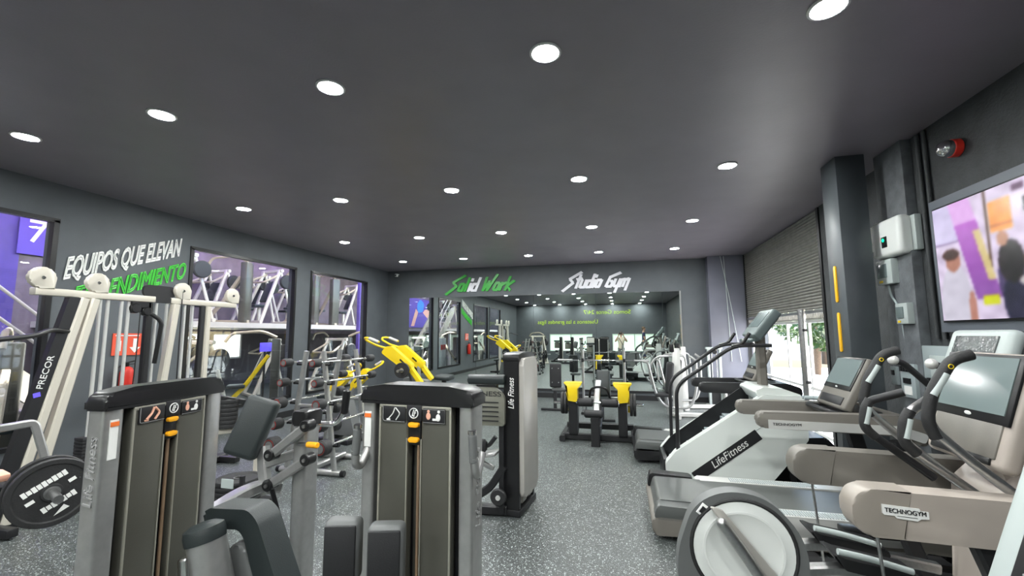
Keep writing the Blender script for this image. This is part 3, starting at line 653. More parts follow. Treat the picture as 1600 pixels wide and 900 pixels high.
# ---- middle machine: tower, thigh pads and side handles
T2 = thing('strength_machine', 'weight-stack strength machine in the middle foreground with two black thigh pads', 'gym machine', (-.80, 1.68, 0), R(-4))
tower(T2, .495, .11, 1.445, P=.058, side=None, figure=1); post_text(T2, .495, .92, .30, 'greytext', .04, 1)
Q = lambda n, m, fn: part(n, m, T2, fn)
for x in (-.975, -.805):
    pd = Q('thigh_pad', 'padside', lambda b: b.box((x, 1.43, .905), (.125, .075, .21), (0, 0, R(16)), bev=.022, seg=4))
    part('pad_face', 'vinylblack', pd, lambda b: b.box((x+.011, 1.392, .905), (.108, .014, .19), (0, 0, R(16)), bev=.006))
    Q('pad_arm', 'silver', lambda b: b.tube([(x, 1.46, .86), (x, 1.48, .72), (x+.03, 1.60, .58)], rect=(.05, .035), fil=.05))
Q('arm_crossbar', 'silver', lambda b: b.tube([(-1.02, 1.61, .56), (-.72, 1.61, .56)], .03, 0))
Q('floor_frame', 'silver', lambda b: (b.tube([(-.78, 1.6, .05), (-.78, .9, .05)], rect=(.10, .07), fil=0), b.tube([(-1.05, 1.0, .045), (-.5, 1.0, .045)], rect=(.08, .07), fil=0)))
for s, x in ((-1, -1.025), (1, -.535)):
    Q('handle_tube', 'silver', lambda b: b.tube([(x-s*.0, 1.66, 1.20), (x+s*.0, 1.60, 1.135), (x+s*.005, 1.57, 1.15), (x+s*.0, 1.56, 1.21)], .016, .04))
    Q('handle_grip', 'padside', lambda b: b.cyl((x, 1.56, 1.19), (x-s*.006, 1.563, 1.29), .016, bev=.004))
    Q('handle_cap', 'chrome', lambda b: b.cyl((x-s*.006, 1.563, 1.29), (x-s*.007, 1.563, 1.308), .017, bev=.003))

# ---- third machine seen from its side
T3 = thing('strength_machine', 'weight-stack machine with a light curved shroud seen edge-on, standing behind the middle machine', 'gym machine', (-.99, 4.27, 0), R(84))
tower(T3, .49, .15, 1.47, post='black', shroud='shroudlight', side=None, detail=False)
post_text(T3, .49, .965, .285, 'whitelabel', .06)
V = lambda n, m, fn: part(n, m, T3, fn)
part('front_cover', 'shroudlight', T3, lambda b: b.prism(rounded([(-.225, .10), (.225, .10), (.225, 1.30), (.20, 1.37), (-.20, 1.37), (-.225, 1.30)], .05), (0, -.095, .06), X3, Z3, .05, bev=.022), False)
def cover(b):
    b.prism(rounded([(-.10, 0), (.10, 0), (.10, .14), (0, .22), (-.10, .14)], [.01, .01, .09, .1, .09]), (0, 0, 0), X3, Z3, .05)
sh = V('side_shroud', 'shroudmid', lambda b: b.prism(rounded([(-.175, 0), (.175, 0), (.175, .27), (.10, .345), (-.175, .345)], [.02, .02, .10, .12, .02]), (-1.235, 3.98, .815), X3, Z3, .05, bev=.008))
part('vent_slots', 'black_label', sh, lambda b: [b.box((-1.215, 3.952, .86+k*.042), (.20, .006, .009)) for k in range(5)])
text('FITNESS', 'shroud_lettering', 'black_label', sh, (-1.40, 3.953, 1.085), X3, Z3, .045, .31)
V('arm_pad', 'vinyl', lambda b: b.prism(rounded([(-.04, -.045), (.045, -.03), (.06, .03), (.0, .055), (-.05, .03)], .03), (-1.25, 4.02, 1.225), (0, 1, 0), Z3, .36, bev=.012))
V('pad_bracket', 'satin', lambda b: b.box((-1.25, 4.04, 1.155), (.20, .06, .05)))
V('upright_post', 'satin', lambda b: b.box((-1.10, 4.02, .43), (.045, .06, .80)))
V('floor_frame', 'satin', lambda b: (b.tube([(-1.62, 4.0, .045), (-1.06, 4.05, .045)], rect=(.08, .09), fil=0), b.tube([(-1.50, 4.0, .05), (-1.20, 4.0, .26), (-1.08, 4.02, .44)], rect=(.06, .07), fil=.05)))
V('foot_plate', 'silver', lambda b: (b.box((-1.22, 3.96, .56), (.20, .22, .02), (0, R(-12), 0), bev=.004), b.box((-1.26, 3.92, .49), (.24, .05, .04), (0, R(20), 0), bev=.01)))
V('curved_hook', 'satin', lambda b: b.tube([(-1.30, 3.95, .68), (-1.22, 3.95, .62), (-1.14, 3.95, .72)], .02, .08))
V('transport_wheel', 'rubber', lambda b: b.cyl((-1.115, 3.93, .19), (-1.115, 3.97, .19), .075, bev=.01)); V('wheel_hub', 'bright', lambda b: b.cyl((-1.115, 3.922, .19), (-1.115, 3.93, .19), .022))
V('roller_pad', 'vinylblack', lambda b: b.cyl((-1.38, 3.92, .64), (-1.22, 3.92, .64), .06, bev=.02))

# ================================================================ BARBELL RACK
K = thing('barbell_rack', 'silver A-frame rack holding fixed barbells on both sides', 'barbell rack', (-3.66, 4.95, 0))
k_ = lambda n, m, fn: part(n, m, K, fn)
for y in (4.65, 5.32):
    for s in (-1, 1):
        k_('upright', 'silver', lambda b: b.tube([(-3.66+s*.33, y, .06), (-3.66+s*.12, y, 1.46)], rect=(.055, .05), fil=0, up=(0, 1, 0)))
    k_('foot', 'silver', lambda b: b.tube([(-3.66-.42, y, .035), (-3.66+.42, y, .035)], .035, 0)); 
    for s in (-1, 1): k_('foot_cap', 'black', lambda b: b.cyl((-3.66+s*.42, y, .035), (-3.66+s*.47, y, .035), .037, bev=.006))
    k_('crossbar', 'silver', lambda b: b.tube([(-3.66-.22, y, .80), (-3.66+.22, y, .80)], .022, 0))
k_('base_rail', 'silver', lambda b: b.tube([(-3.66, 4.65, .06), (-3.66, 5.32, .06)], rect=(.06, .06), fil=0))
TZ = [1.33, 1.10, .86, .62, .38]
def rx(z, s): return -3.66+s*(.33-.21*(z-.06)/1.40)
for z in TZ:
    for s in (-1, 1):
        for y in (4.65, 5.32):
            k_('hook', 'satin', lambda b: (b.box((rx(z, s)+s*.055, y, z-.035), (.09, .045, .02)), b.box((rx(z, s)+s*.095, y, z-.02), (.015, .045, .05))))
bb = None; nm = ['top', 'second', 'third', 'fourth', 'bottom']
for si, s in enumerate((1, -1)):
    for i, z in enumerate(TZ):
        x = rx(z, s)+s*.058; lab = 'fixed barbell with black ends on the %s tier, %s side of the A-frame rack' % (nm[i], 'near right' if s > 0 else 'left')
        if i == 0 and s == 1 or i in (2, 4) and s == 1:
            rr = (.05, 0, .066, 0, .09)[i]
            bb = thing('barbell', lab, 'barbell', (x, 4.985, z), 0, 'fixed barbells on the rack')
            part('bar', 'chrome', bb, lambda b: b.cyl((0, -.55, 0), (0, .55, 0), .0145, 14), False)
            for a, c in ((-.38, -.12), (.12, .38)): part('knurled_grip', 'steel', bb, lambda b: b.cyl((0, a, 0), (0, c, 0), .0155, 14), False)
            for q in (-1, 1):
                h = part('end_weight', 'rubber', bb, lambda b: b.lathe([(0, 0), (rr*.8, 0), (rr, .018), (rr, .11), (rr*.8, .13), (0, .13)], (0, q*.50, 0), (0, q, 0), 20), False)
                part('end_cap', 'padside', h, lambda b: b.cyl((0, q*.628, 0), (0, q*.634, 0), rr*.55), False)
                part('red_ring', 'red', h, lambda b: b.tube([Vector((rr*.7*math.cos(a), q*.632, rr*.7*math.sin(a))) for a in [2*math.pi*n_/20 for n_ in range(20)]], .0016, closed=True, n=5), False)
            if s == 1: 
                if i == 0: B0 = bb
                elif i == 2: B2 = bb
                else: B4 = bb
        else: dup((B0, B0, B2 if i > 1 else B0, B2, B4 if i == 4 else B2)[i] if not (i == 1) else B0, (x, 4.985, z), 0, lab, 'fixed barbells on the rack')

# ================================================================ PLATES: a proto for loose and loaded plates
def plate_shape(b, r, t=.04, n=36):
    b.lathe([(.028, -t*.5), (.05, -t*.5), (.055, -t*.3), (r*.82, -t*.3), (r*.86, -t*.5), (r*.98, -t*.5), (r, -t*.35), (r, t*.35), (r*.98, t*.5), (r*.86, t*.5), (r*.82, t*.3), (.055, t*.3), (.05, t*.5), (.028, t*.5), (.028, -t*.5)], (0, 0, 0), (1, 0, 0), n)
PLATE = {}
def plate(loc, rz, r, label, group, lettered=False, t=.04, parent=None):
    key = (round(r, 3), lettered, t)
    if key in PLATE: return dup(PLATE[key], loc, rz, label, group)
    p = thing('weight_plate', label, 'weight plate', loc, rz, group)
    part('disc', 'rubber', p, lambda b: plate_shape(b, r, t), False)
    part('hub', 'steel', p, lambda b: b.lathe([(.026, -t*.52), (.04, -t*.52), (.04, t*.52), (.026, t*.52), (.026, -t*.52)], (0, 0, 0), (1, 0, 0)), False)
    if lettered:
        for row in ((.36, 9, -.48), (-.34, 7, -.36)): part('lettering', 'whitelabel', p, lambda b: [b.box(Vector((t*.36, 0, 0))+Vector((0, .86, .5))*(u*r)+Vector((0, -.5, .86))*(v*r), (.004, r*.10, r*w_), (R(30), 0, 0)) for v, n_, u0 in (row,) for u, w_ in [(u0+.12*q_, (.17, .13, .17, .15)[q_ % 4]) for q_ in range(n_)]], False)
        part('white_mark', 'whitelabel', p, lambda b: (b.box((t*.36, -r*.45, -r*.18), (.004, r*.2, r*.1), (R(30), 0, 0)), b.box((t*.36, r*.42, r*.30), (.004, r*.18, r*.1), (R(30), 0, 0)), b.prism([(-.16*r, 0), (.22*r, 0), (.16*r, .15*r)], (t*.36, .22*r, -.62*r), (0, .86, .5), (0, -.5, .86), .004)), False)
    PLATE[key] = p; return p

# ---- plate loaded machine at the far left
PLX = thing('plate_loaded_machine', 'dark plate-loaded machine cut off by the left edge of the picture, carrying two big plates', 'gym machine', (-3.75, 1.75, 0))
g_ = lambda n, m, fn: part(n, m, PLX, fn)
d = Vector((.93, -.37, 0)); c0 = Vector((-3.55, 2.08, .68))
g_('weight_horn', 'steel', lambda b: b.cyl(c0-d*.16, c0+d*.26, .025)); g_('horn_collar', 'satin', lambda b: b.cyl(c0-d*.18, c0-d*.13, .05))
g_('top_bar', 'silver', lambda b: b.tube([(-3.9, 1.45, 1.05), (-3.72, 2.06, 1.10), (-3.66, 2.12, .80)], rect=(.05, .045), fil=.03))
g_('swing_arm', 'satin', lambda b: b.tube([c0-d*.17, c0-d*.17+Vector((-.05, -.35, -.02)), (-3.75, 1.30, .62)], rect=(.07, .06), fil=.08))
g_('base_frame', 'satin', lambda b: (b.tube([(-3.75, 1.1, .05), (-3.75, 2.0, .05)], rect=(.08, .07), fil=0), b.tube([(-4.2, 1.95, .05), (-3.6, 1.95, .05)], rect=(.08, .07), fil=0), b.tube([(-4.1, 1.95, .08), (-3.85, 2.0, .72)], rect=(.07, .06), fil=0), b.tube([(-3.75, 1.2, .08), (-3.75, 1.3, .62)], rect=(.07, .06), fil=0)))
g_('pivot_pad', 'print_skin', lambda b: b.box((-3.84, 1.98, .78), (.10, .07, .05), (0, R(15), 0), bev=.015))
g_('lever', 'cream', lambda b: b.tube([(-3.6, 1.55, .60), (-3.72, 1.80, .66)], .016, 0))
g_('seat_pad', 'vinyl', lambda b: b.box((-3.75, 1.2, .50), (.30, .34, .07), bev=.025))
ang = math.atan2(d.y, d.x)
plate(tuple(c0+d*.05), ang, .205, 'black weight plate with white lettering facing out on the far left machine', 'plates on the far left machine', True)
plate(tuple(c0-d*.06), ang, .206, 'black weight plate behind the lettered plate on the far left machine', 'plates on the far left machine')
plate((-3.72, 1.62, .40), R(-20), .19, 'black weight plate low at the left edge of the picture', 'plates on the far left machine')

# ================================================================ CABLE STATION (left wall)
C_ = thing('cable_station', 'tall silver multi-station cable machine with round pulley covers along the left wall', 'cable machine', (-5.2, 3.8, 0))
c_ = lambda n, m, fn: part(n, m, C_, fn)
cx = -5.2
for y0, y1 in ((2.76, 3.82), (4.0, 4.90)):
    c_('top_beam', 'cream', lambda b: b.box((cx, (y0+y1)/2, 2.07), (.09, y1-y0, .068), bev=.008))
c_('joining_plate', 'satin', lambda b: (b.prism(rounded([(3.70, 2.10), (4.06, 2.10), (4.06, 2.235), (3.70, 2.235)], .065), (cx, 0, 0), Y3, Z3, .03), b.box((cx, 3.92, 2.07), (.07, .24, .06))))
for y in (2.80, 3.24, 4.13, 4.83):
    c_('pulley_cover', 'cream', lambda b: b.prism([(.10*math.cos(R(a)), .10*math.sin(R(a))) for a in range(0, 271, 10)]+[(.097, -.10)], (cx+.03, y, 2.195), Y3, Z3, .05, bev=.012))
    c_('pulley_bolt', 'chrome', lambda b: b.cyl((cx+.05, y, 2.195), (cx+.066, y, 2.195), .016, bev=.004))
for (ya, yb_, za, m) in ((3.13, 2.72, .06, 'cream'), (3.22, 2.86, .06, 'cream'), (4.05, 3.86, .06, 'cream'), (4.46, 4.46, .06, 'cream')):
    c_('leg', m, lambda b: b.tube([(cx+.04, ya, 2.03), (cx+.04, yb_, za)], rect=(.075, .09), fil=0, up=(1, 0, 0)))
dk = c_('side_plate', 'satin', lambda b: b.prism([(3.00, 2.03), (3.09, 2.03), (2.68, .1), (2.58, .1)], (cx+.04, 0, 0), Y3, Z3, .07))
uy = Vector((0, -.98, .21)); ux = Vector((0, .21, .98))
text('PRECOR', 'frame_lettering', 'whitelabel', dk, (cx+.078, 2.865, 1.18), ux, uy, .05, .30); part('blue_badge', 'bluescreen', dk, lambda b: b.box((cx+.078, 2.83, 1.13), (.004, .05, .04), (R(12), 0, 0)))
c_('dark_post', 'satin', lambda b: b.tube([(cx, 3.78, 2.03), (cx, 3.78, .06)], rect=(.07, .07), fil=0, up=(1, 0, 0)))
c_('dark_post', 'satin', lambda b: b.tube([(cx+.04, 4.40, 2.03), (cx+.04, 4.38, .06)], rect=(.06, .05), fil=0, up=(1, 0, 0)))
for y in (3.30, 3.37, 3.50, 3.57, 3.86, 3.98, 4.20, 4.30): c_('guide_rod', 'bright', lambda b: b.cyl((cx, y, .62), (cx, y, 2.03), .017, 12))
for y, n in ((3.34, 18), (3.54, 14), (4.25, 16)):
    st = c_('weight_stack', 'rubber', lambda b: [b.box((cx, y, .10+k*.032), (.12, .22, .028), bev=.003) for k in range(n)])
    part('selector_pin', 'chrome', st, lambda b: b.cyl((cx+.06, y, .30), (cx+.10, y, .30), .009))
    c_('stack_rod', 'orange' if n == 18 else 'steel', lambda b: b.cyl((cx, y, .1), (cx, y, .78), .010))
c_('pulley_block', 'black', lambda b: (b.cyl((cx-.02, 3.62, 1.96), (cx+.05, 3.62, 1.96), .055, bev=.01), b.cyl((cx-.02, 3.74, 1.93), (cx+.05, 3.74, 1.93), .05, bev=.01), b.box((cx+.01, 3.68, 2.0), (.05, .20, .06))))
c_('cable', 'black', lambda b: (b.tube([(cx+.05, 3.66, 1.92), (cx+.1, 3.62, 1.4), (cx+.1, 3.60, .9)], .006, .3, 6), b.tube([(cx+.05, 4.12, 2.2), (cx+.06, 4.12, .2)], .006, 0, 6), b.tube([(cx+.06, 3.36, .62), (cx+.12, 3.42, .40), (cx+.10, 3.50, .24)], .008, .1, 6)))
c_('curl_bar', 'satin', lambda b: b.tube([(cx+.06, 3.02, 1.70), (cx+.12, 2.86, 1.72), (cx+.25, 2.68, 1.66), (cx+.35, 2.3, 1.62)], .022, .12))
c_('grip_tube', 'black', lambda b: b.tube([(cx+.1, 3.74, 1.90), (cx+.16, 3.82, 1.82), (cx+.12, 3.80, 1.35)], .022, .08))
c_('base_rail', 'satin', lambda b: (b.tube([(cx, 2.55, .05), (cx, 4.9, .05)], rect=(.12, .09), fil=0), [b.box((cx+.02, y, .05), (.6, .08, .07), bev=.01) for y in (2.64, 3.8, 4.8)]))

# ---- plate storage between the left machine and the wall
W_ = thing('plate_tree', 'pale storage frame with a stack of black plates behind the left tower', 'plate rack', (-4.25, 4.05, 0))
w_ = lambda n, m, fn: part(n, m, W_, fn)
w_('frame', 'cream', lambda b: (b.tube([(-4.45, 3.80, .03), (-4.45, 3.80, .95)], rect=(.06, .06), fil=0), b.tube([(-4.1, 4.3, .03), (-4.1, 4.3, .80)], rect=(.06, .06), fil=0), b.tube([(-4.5, 3.75, .03), (-4.05, 4.38, .03)], rect=(.06, .05), fil=0), b.tube([(-4.45, 3.80, .60), (-4.1, 4.3, .60)], rect=(.06, .05), fil=0)))
w_('sloping_rail', 'satin', lambda b: b.tube([(-4.5, 3.72, 1.05), (-4.0, 4.42, .82)], rect=(.05, .06), fil=0))
for k in range(7): plate((-4.28, 4.04, .662+k*.044), 0, .10, 'small black plate in the stack on the pale storage frame, number %s up' % ['one', 'two', 'three', 'four', 'five', 'six', 'seven'][k], 'stacked small plates').rotation_euler = (0, R(90), 0)
L_ = thing('plate_bin', 'low black storage base with flat plates and a white tag, under the left frame tube', 'plate rack', (-3.66, 3.62, 0))
part('tray', 'satin', L_, lambda b: (b.box((-3.66, 3.62, .03), (.5, .44, .04), bev=.01), b.tube([(-3.44, 3.45, .04), (-3.44, 3.45, .36)], rect=(.04, .04), fil=0)))
part('tag_plate', 'greyplastic', L_, lambda b: b.box((-3.55, 3.395, .30), (.13, .01, .08)))
for k in range(5): plate((-3.68, 3.64, .077+k*.044), 0, .20, 'flat black plate in the low pile behind the left tower, number %s up' % ['one', 'two', 'three', 'four', 'five'][k], 'flat plates in the low pile').rotation_euler = (0, R(90), 0)
# ================================================================ YELLOW PLATE-LOADED MACHINES
CM = thing('plate_loaded_machine', 'black leg machine with yellow flared guards in the middle of the floor', 'gym machine', (-.38, 7.1, 0))
m_ = lambda n, m, fn: part(n, m, CM, fn)
m_('base_frame', 'satin', lambda b: (b.tube([(-.92, 6.90, .045), (-.92, 7.75, .045)], rect=(.09, .09), fil=0), b.tube([(.17, 6.90, .045), (.17, 7.75, .045)], rect=(.09, .09), fil=0), b.tube([(-.92, 7.05, .06), (.17, 7.05, .06)], rect=(.08, .10), fil=0), b.tube([(-.92, 7.6, .12), (.17, 7.6, .12)], rect=(.08, .10), fil=0)))
for s, x in ((-1, -.755), (1, .0)):
    m_('upright', 'satin', lambda b: b.prism(rounded([(-.11, .08), (.13, .08), (.11, .60), (.03, .76), (-.07, .76), (-.11, .62)], .05), (x, 7.08, 0), (0, 1, 0), Z3, .135, bev=.012))
    m_('yellow_guard', 'yellow', lambda b: b.prism(rounded([(-s*.085, .60), (s*.06, .62), (s*.085, .74), (s*.07, .84), (s*.14, .90), (-s*.16, .90), (-s*.14, .86), (-s*.085, .80)][::1 if s > 0 else -1], .012), (x-(.01 if s < 0 else -.02), 7.02, 0), X3, Z3, .20, bev=.01))
    m_('rear_yellow_bar', 'yellow', lambda b: b.tube([(x+s*.09, 7.2, .84), (x+s*.10, 7.28, .42)], rect=(.035, .05), fil=0))
    m_('weight_horn', 'chrome', lambda b: b.cyl((x+s*.06, 7.05, .57), (x+s*.31, 7.05, .57), .022, 16, bev=.004))
m_('centre_post', 'silver', lambda b: b.tube([(-.385, 6.86, .40), (-.385, 6.96, .62), (-.36, 7.1, .92)], rect=(.09, .06), fil=.05))
m_('front_post', 'satin', lambda b: b.tube([(-.40, 6.72, .0), (-.40, 6.72, .42)], rect=(.13, .08), fil=0, up=(0, 1, 0)))
m_('spine_tube', 'satin', lambda b: b.tube([(-.39, 6.72, .05), (-.39, 7.55, .08), (-.36, 7.7, .5)], rect=(.09, .09), fil=.1))
for a, c in ((-.68, -.44), (-.32, -.06)):
    m_('roller_pad', 'vinylblack', lambda b: b.cyl((a, 6.93, .60), (c, 6.93, .60), .062, bev=.02))
m_('roller_cap', 'whitelabel', lambda b: b.cyl((-.058, 6.93, .60), (-.052, 6.93, .60), .045))
m_('lower_roller', 'vinylblack', lambda b: b.cyl((-.565, 6.76, .46), (-.29, 6.76, .46), .058, bev=.02)); m_('roller_axle', 'chrome', lambda b: b.cyl((-.70, 6.93, .60), (-.04, 6.93, .60), .018))
m_('back_pad', 'vinyl', lambda b: b.box((-.29, 7.30, .86), (.22, .08, .42), (R(-14), 0, R(4)), bev=.03, seg=4))
m_('seat_pad', 'vinyl', lambda b: b.box((-.31, 7.15, .62), (.28, .34, .08), bev=.03, seg=3))
m_('handle', 'black', lambda b: b.tube([(-.50, 7.08, .66), (-.48, 7.02, .80), (-.36, 7.02, .84), (-.22, 7.02, .80), (-.18, 7.08, .62)], .018, .06))
for s, x in ((-1, -.87), (1, .13)):
    for k in range(2): plate((x+s*k*.048, 7.05, .57), 0, .17, 'black plate on the %s horn of the middle yellow and black machine, %s' % ('left' if s < 0 else 'right', 'outer' if k else 'inner'), 'plates on the middle machine')

def lever_machine(name, label, o, rz, ncopies):
    t = thing(name, label, 'gym machine', o, rz)
    F = lambda n, m, fn: part(n, m, t, fn, False)
    F('base_frame', 'satin', lambda b: (b.tube([(-.5, -.42, .045), (.75, -.42, .045)], rect=(.09, .09), fil=0), b.tube([(-.5, .42, .045), (.75, .42, .045)], rect=(.09, .09), fil=0), [b.tube([(x, -.42, .05), (x, .42, .05)], rect=(.09, .09), fil=0) for x in (-.45, .35)]))
    F('pedestal', 'padside', lambda b: b.prism(rounded([(-.35, .09), (.55, .09), (.40, .80), (-.05, .86)], .06), (0, 0, 0), X3, Z3, .22, bev=.02))
    for s in (-1, 1):
        y = s*.31
        a = F('lever_arm', 'yellow', lambda b: b.prism(rounded([(-.40, 1.33), (-.30, 1.44), (-.20, 1.45), (.20, 1.12), (.20, 1.02), (.08, 1.0)], .03), (0, y, 0), X3, Z3, .14, bev=.015))
        part('arm_window', 'black', a, lambda b: b.tube([(-.22, y, 1.41), (.15, y, 1.09)], rect=(.05, .16), fil=0, up=(0, 1, 0)) if False else b.box((.02, y-.0, 1.17), (.12, .145, .03), (0, R(40), 0)), False)
        part('handle_tube', 'yellow', a, lambda b: b.tube([(-.30, y, 1.40), (-.52, y, 1.46), (-.70, y+s*.02, 1.55), (-.72, y+s*.07, 1.60), (-.62, y+s*.13, 1.60), (-.40, y+s*.13, 1.52)], .020, .05), False)
        part('handle_grip', 'bright', a, lambda b: b.cyl((-.60, y+s*.13, 1.595), (-.42, y+s*.13, 1.525), .027, bev=.006), False)
        F('lower_arm', 'yellow', lambda b: b.tube([(.14, y, 1.06), (.36, y, .78)], rect=(.10, .10), fil=0, up=(0, 1, 0)))
        F('arm_bracket', 'padside', lambda b: b.tube([(.08, y, 1.10), (.14, y*.6, .84), (.05, y*.4, .6)], rect=(.07, .07), fil=.04))
        F('weight_horn', 'steel', lambda b: b.cyl((.05, s*.30, 1.02), (.05, s*.66, 1.02), .024, 14, bev=.004))
    F('seat_pad', 'vinyl', lambda b: b.box((.70, 0, .86), (.30, .40, .09), (0, R(4), 0), bev=.035, seg=3)); F('seat_post', 'satin', lambda b: b.tube([(.70, 0, .82), (.62, 0, .05)], rect=(.08, .08), fil=0))
    return t
YM = lever_machine('plate_loaded_machine', 'yellow lever machine with two raised handles beside the back wall mirror', (-3.92, 7.62, 0), R(6), 2)
for s in (-1, 1): 
    q = MATS[YM] @ Vector((.05, s*.46, 1.02)); plate((q.x, q.y, q.z), R(96), .14, 'small black plate on the %s horn of the yellow lever machine by the mirror' % ('front' if s < 0 else 'rear'), 'plates on the yellow lever machine')
YM2 = dup(YM, (-4.30, 6.3, 0), R(170), 'second yellow lever machine half hidden behind the barbell rack')
YM2.scale = (.66, .7, .76)

# ---- bench press bar and rack in front of the mirror
t = thing('bench_rack', 'slim grey rack with a long bar standing before the mirror', 'weight rack', (-.4, 9.5, 0))
for x in (-.80, .06):
    part('upright', 'steel', t, lambda b: b.tube([(x, 9.55, .05), (x, 9.55, 1.32)], rect=(.05, .05), fil=0)); part('foot', 'satin', t, lambda b: b.tube([(x, 9.2, .03), (x, 9.95, .03)], rect=(.06, .05), fil=0))
    part('hook', 'black', t, lambda b: (b.box((x, 9.50, 1.07), (.05, .09, .02)), b.box((x, 9.46, 1.10), (.05, .015, .07))))
part('crossbar', 'steel', t, lambda b: b.tube([(-.80, 9.6, .3), (.06, 9.6, .3)], rect=(.05, .05), fil=0))
part('bench_pad', 'vinyl', t, lambda b: b.box((-.37, 9.0, .44), (.28, 1.05, .07), bev=.03)); part('bench_frame', 'satin', t, lambda b: (b.tube([(-.37, 8.6, .40), (-.37, 9.5, .40)], rect=(.06, .05), fil=0), b.tube([(-.37, 8.6, .02), (-.37, 8.6, .4)], rect=(.06, .06), fil=0), b.tube([(-.6, 8.6, .025), (-.14, 8.6, .025)], rect=(.06, .05), fil=0)))
t = thing('barbell', 'long chrome barbell lying across the rack in front of the mirror', 'barbell', (-.37, 9.50, 1.095))
part('bar', 'chrome', t, lambda b: b.cyl((-1.30, 9.50, 1.095), (.52, 9.50, 1.095), .015)); part('sleeve', 'steel', t, lambda b: [b.cyl((a, 9.50, 1.095), (c, 9.50, 1.095), .025) for a, c in ((-1.34, -1.02), (.26, .56))])
t = thing('pad_stand', 'tall black oblong pad on a T-shaped floor stand near the mirror', 'gym stand', (-1.42, 9.6, 0))
part('post', 'satin', t, lambda b: b.tube([(-1.42, 9.6, .04), (-1.42, 9.6, .95)], rect=(.07, .06), fil=0)); part('pad', 'vinylblack', t, lambda b: b.box((-1.40, 9.55, .76), (.26, .07, .52), bev=.06, seg=4))
part('pad_bolt', 'steel', t, lambda b: [b.cyl((-1.40+dx, 9.51, .76+dz), (-1.40+dx, 9.517, .76+dz), .012) for dx in (-.07, .07) for dz in (-.15, .15)])
part('foot_bar', 'satin', t, lambda b: (b.box((-1.42, 9.58, .025), (.62, .08, .05), bev=.01), b.box((-1.30, 9.8, .025), (.08, .5, .05), bev=.01)))
part('seat', 'padside', t, lambda b: b.box((-1.34, 9.66, .46), (.30, .2, .07), bev=.025))

# ---- chest press with bent grey tubes, at the right of the mirror
CP = thing('chest_press_machine', 'pale chest press machine with bent grey tubes at the right end of the mirror', 'gym machine', (1.05, 9.4, 0))
h_ = lambda n, m, fn: part(n, m, CP, fn)
h_('column', 'bright', lambda b: b.prism(rounded([(-.09, .06), (.09, .06), (.07, 1.36), (-.07, 1.36)], .02), (1.08, 9.42, 0), X3, Z3, .12, bev=.012))
h_('column_cap', 'black', lambda b: b.box((1.0, 9.40, 1.36), (.09, .12, .16), bev=.02))
h_('back_pad', 'vinylblack', lambda b: b.box((.93, 9.34, .78), (.13, .26, .62), (0, R(6), 0), bev=.045, seg=4))
h_('seat_pad', 'vinylblack', lambda b: b.box((.80, 9.34, .44), (.32, .30, .07), bev=.03)); h_('seat_post', 'silver', lambda b: b.tube([(.85, 9.36, .42), (.90, 9.38, .05)], rect=(.07, .07), fil=0))
h_('guard_tube', 'silver', lambda b: b.tube([(.42, 9.25, 1.10), (.52, 9.25, 1.08), (.66, 9.25, .45), (.82, 9.25, .20), (1.30, 9.25, .20), (1.42, 9.25, .55), (1.44, 9.3, 1.12), (1.34, 9.35, 1.20)], .026, .14))
h_('press_handle', 'silver', lambda b: b.tube([(1.02, 9.45, 1.20), (.72, 9.6, 1.18), (.56, 9.6, .95), (.60, 9.6, .60)], .022, .10))
h_('press_handle', 'silver', lambda b: b.tube([(1.12, 9.45, 1.22), (1.26, 9.5, 1.20), (1.30, 9.5, .75), (1.16, 9.5, .60)], .022, .10))
h_('floor_frame', 'bright', lambda b: (b.tube([(.95, 9.4, .05), (1.9, 9.4, .05)], rect=(.10, .08), fil=0), b.tube([(1.05, 9.1, .045), (1.05, 9.8, .045)], rect=(.10, .08), fil=0)))
CP2 = dup(CP, (1.30, 10.45, 0), R(10), 'second pale press machine behind the chest press, next to the bare pier')
# ---- small cable column and dumbbell rack by the pier
t = thing('cable_column', 'narrow grey cable column standing by the blue-grey pier', 'cable machine', (2.05, 10.75, 0))
part('frame', 'greyplastic', t, lambda b: ([b.box((x, 10.75, .67), (.05, .10, 1.34), bev=.006) for x in (1.93, 2.17)], b.box((2.05, 10.75, 1.32), (.34, .14, .05), bev=.008), b.box((2.05, 10.75, .03), (.36, .4, .06), bev=.008)))
part('weight_stack', 'rubber', t, lambda b: [b.box((2.05, 10.75, .09+k*.03), (.17, .09, .026)) for k in range(14)]); part('guide_rod', 'chrome', t, lambda b: [b.cyl((x, 10.75, .06), (x, 10.75, 1.30), .010) for x in (2.0, 2.1)]); part('pulley', 'black', t, lambda b: b.cyl((2.05, 10.66, 1.24), (2.05, 10.70, 1.24), .05, bev=.006))
DR = thing('dumbbell_rack', 'low pale rack of dumbbells under the blue-grey pier', 'dumbbell rack', (2.5, 10.6, 0))
part('shelf', 'bright', DR, lambda b: [b.box((2.50, 10.62+dy, z), (.56, .20, .02), (R(-16), 0, 0)) for z, dy in ((.52, .0), (.26, -.1))]); part('side_frame', 'bright', DR, lambda b: [b.prism([(-.28, 0), (.24, 0), (.14, .60), (.02, .60)], (x, 10.65, 0), Y3, Z3, .04) for x in (2.22, 2.78)])
db = None
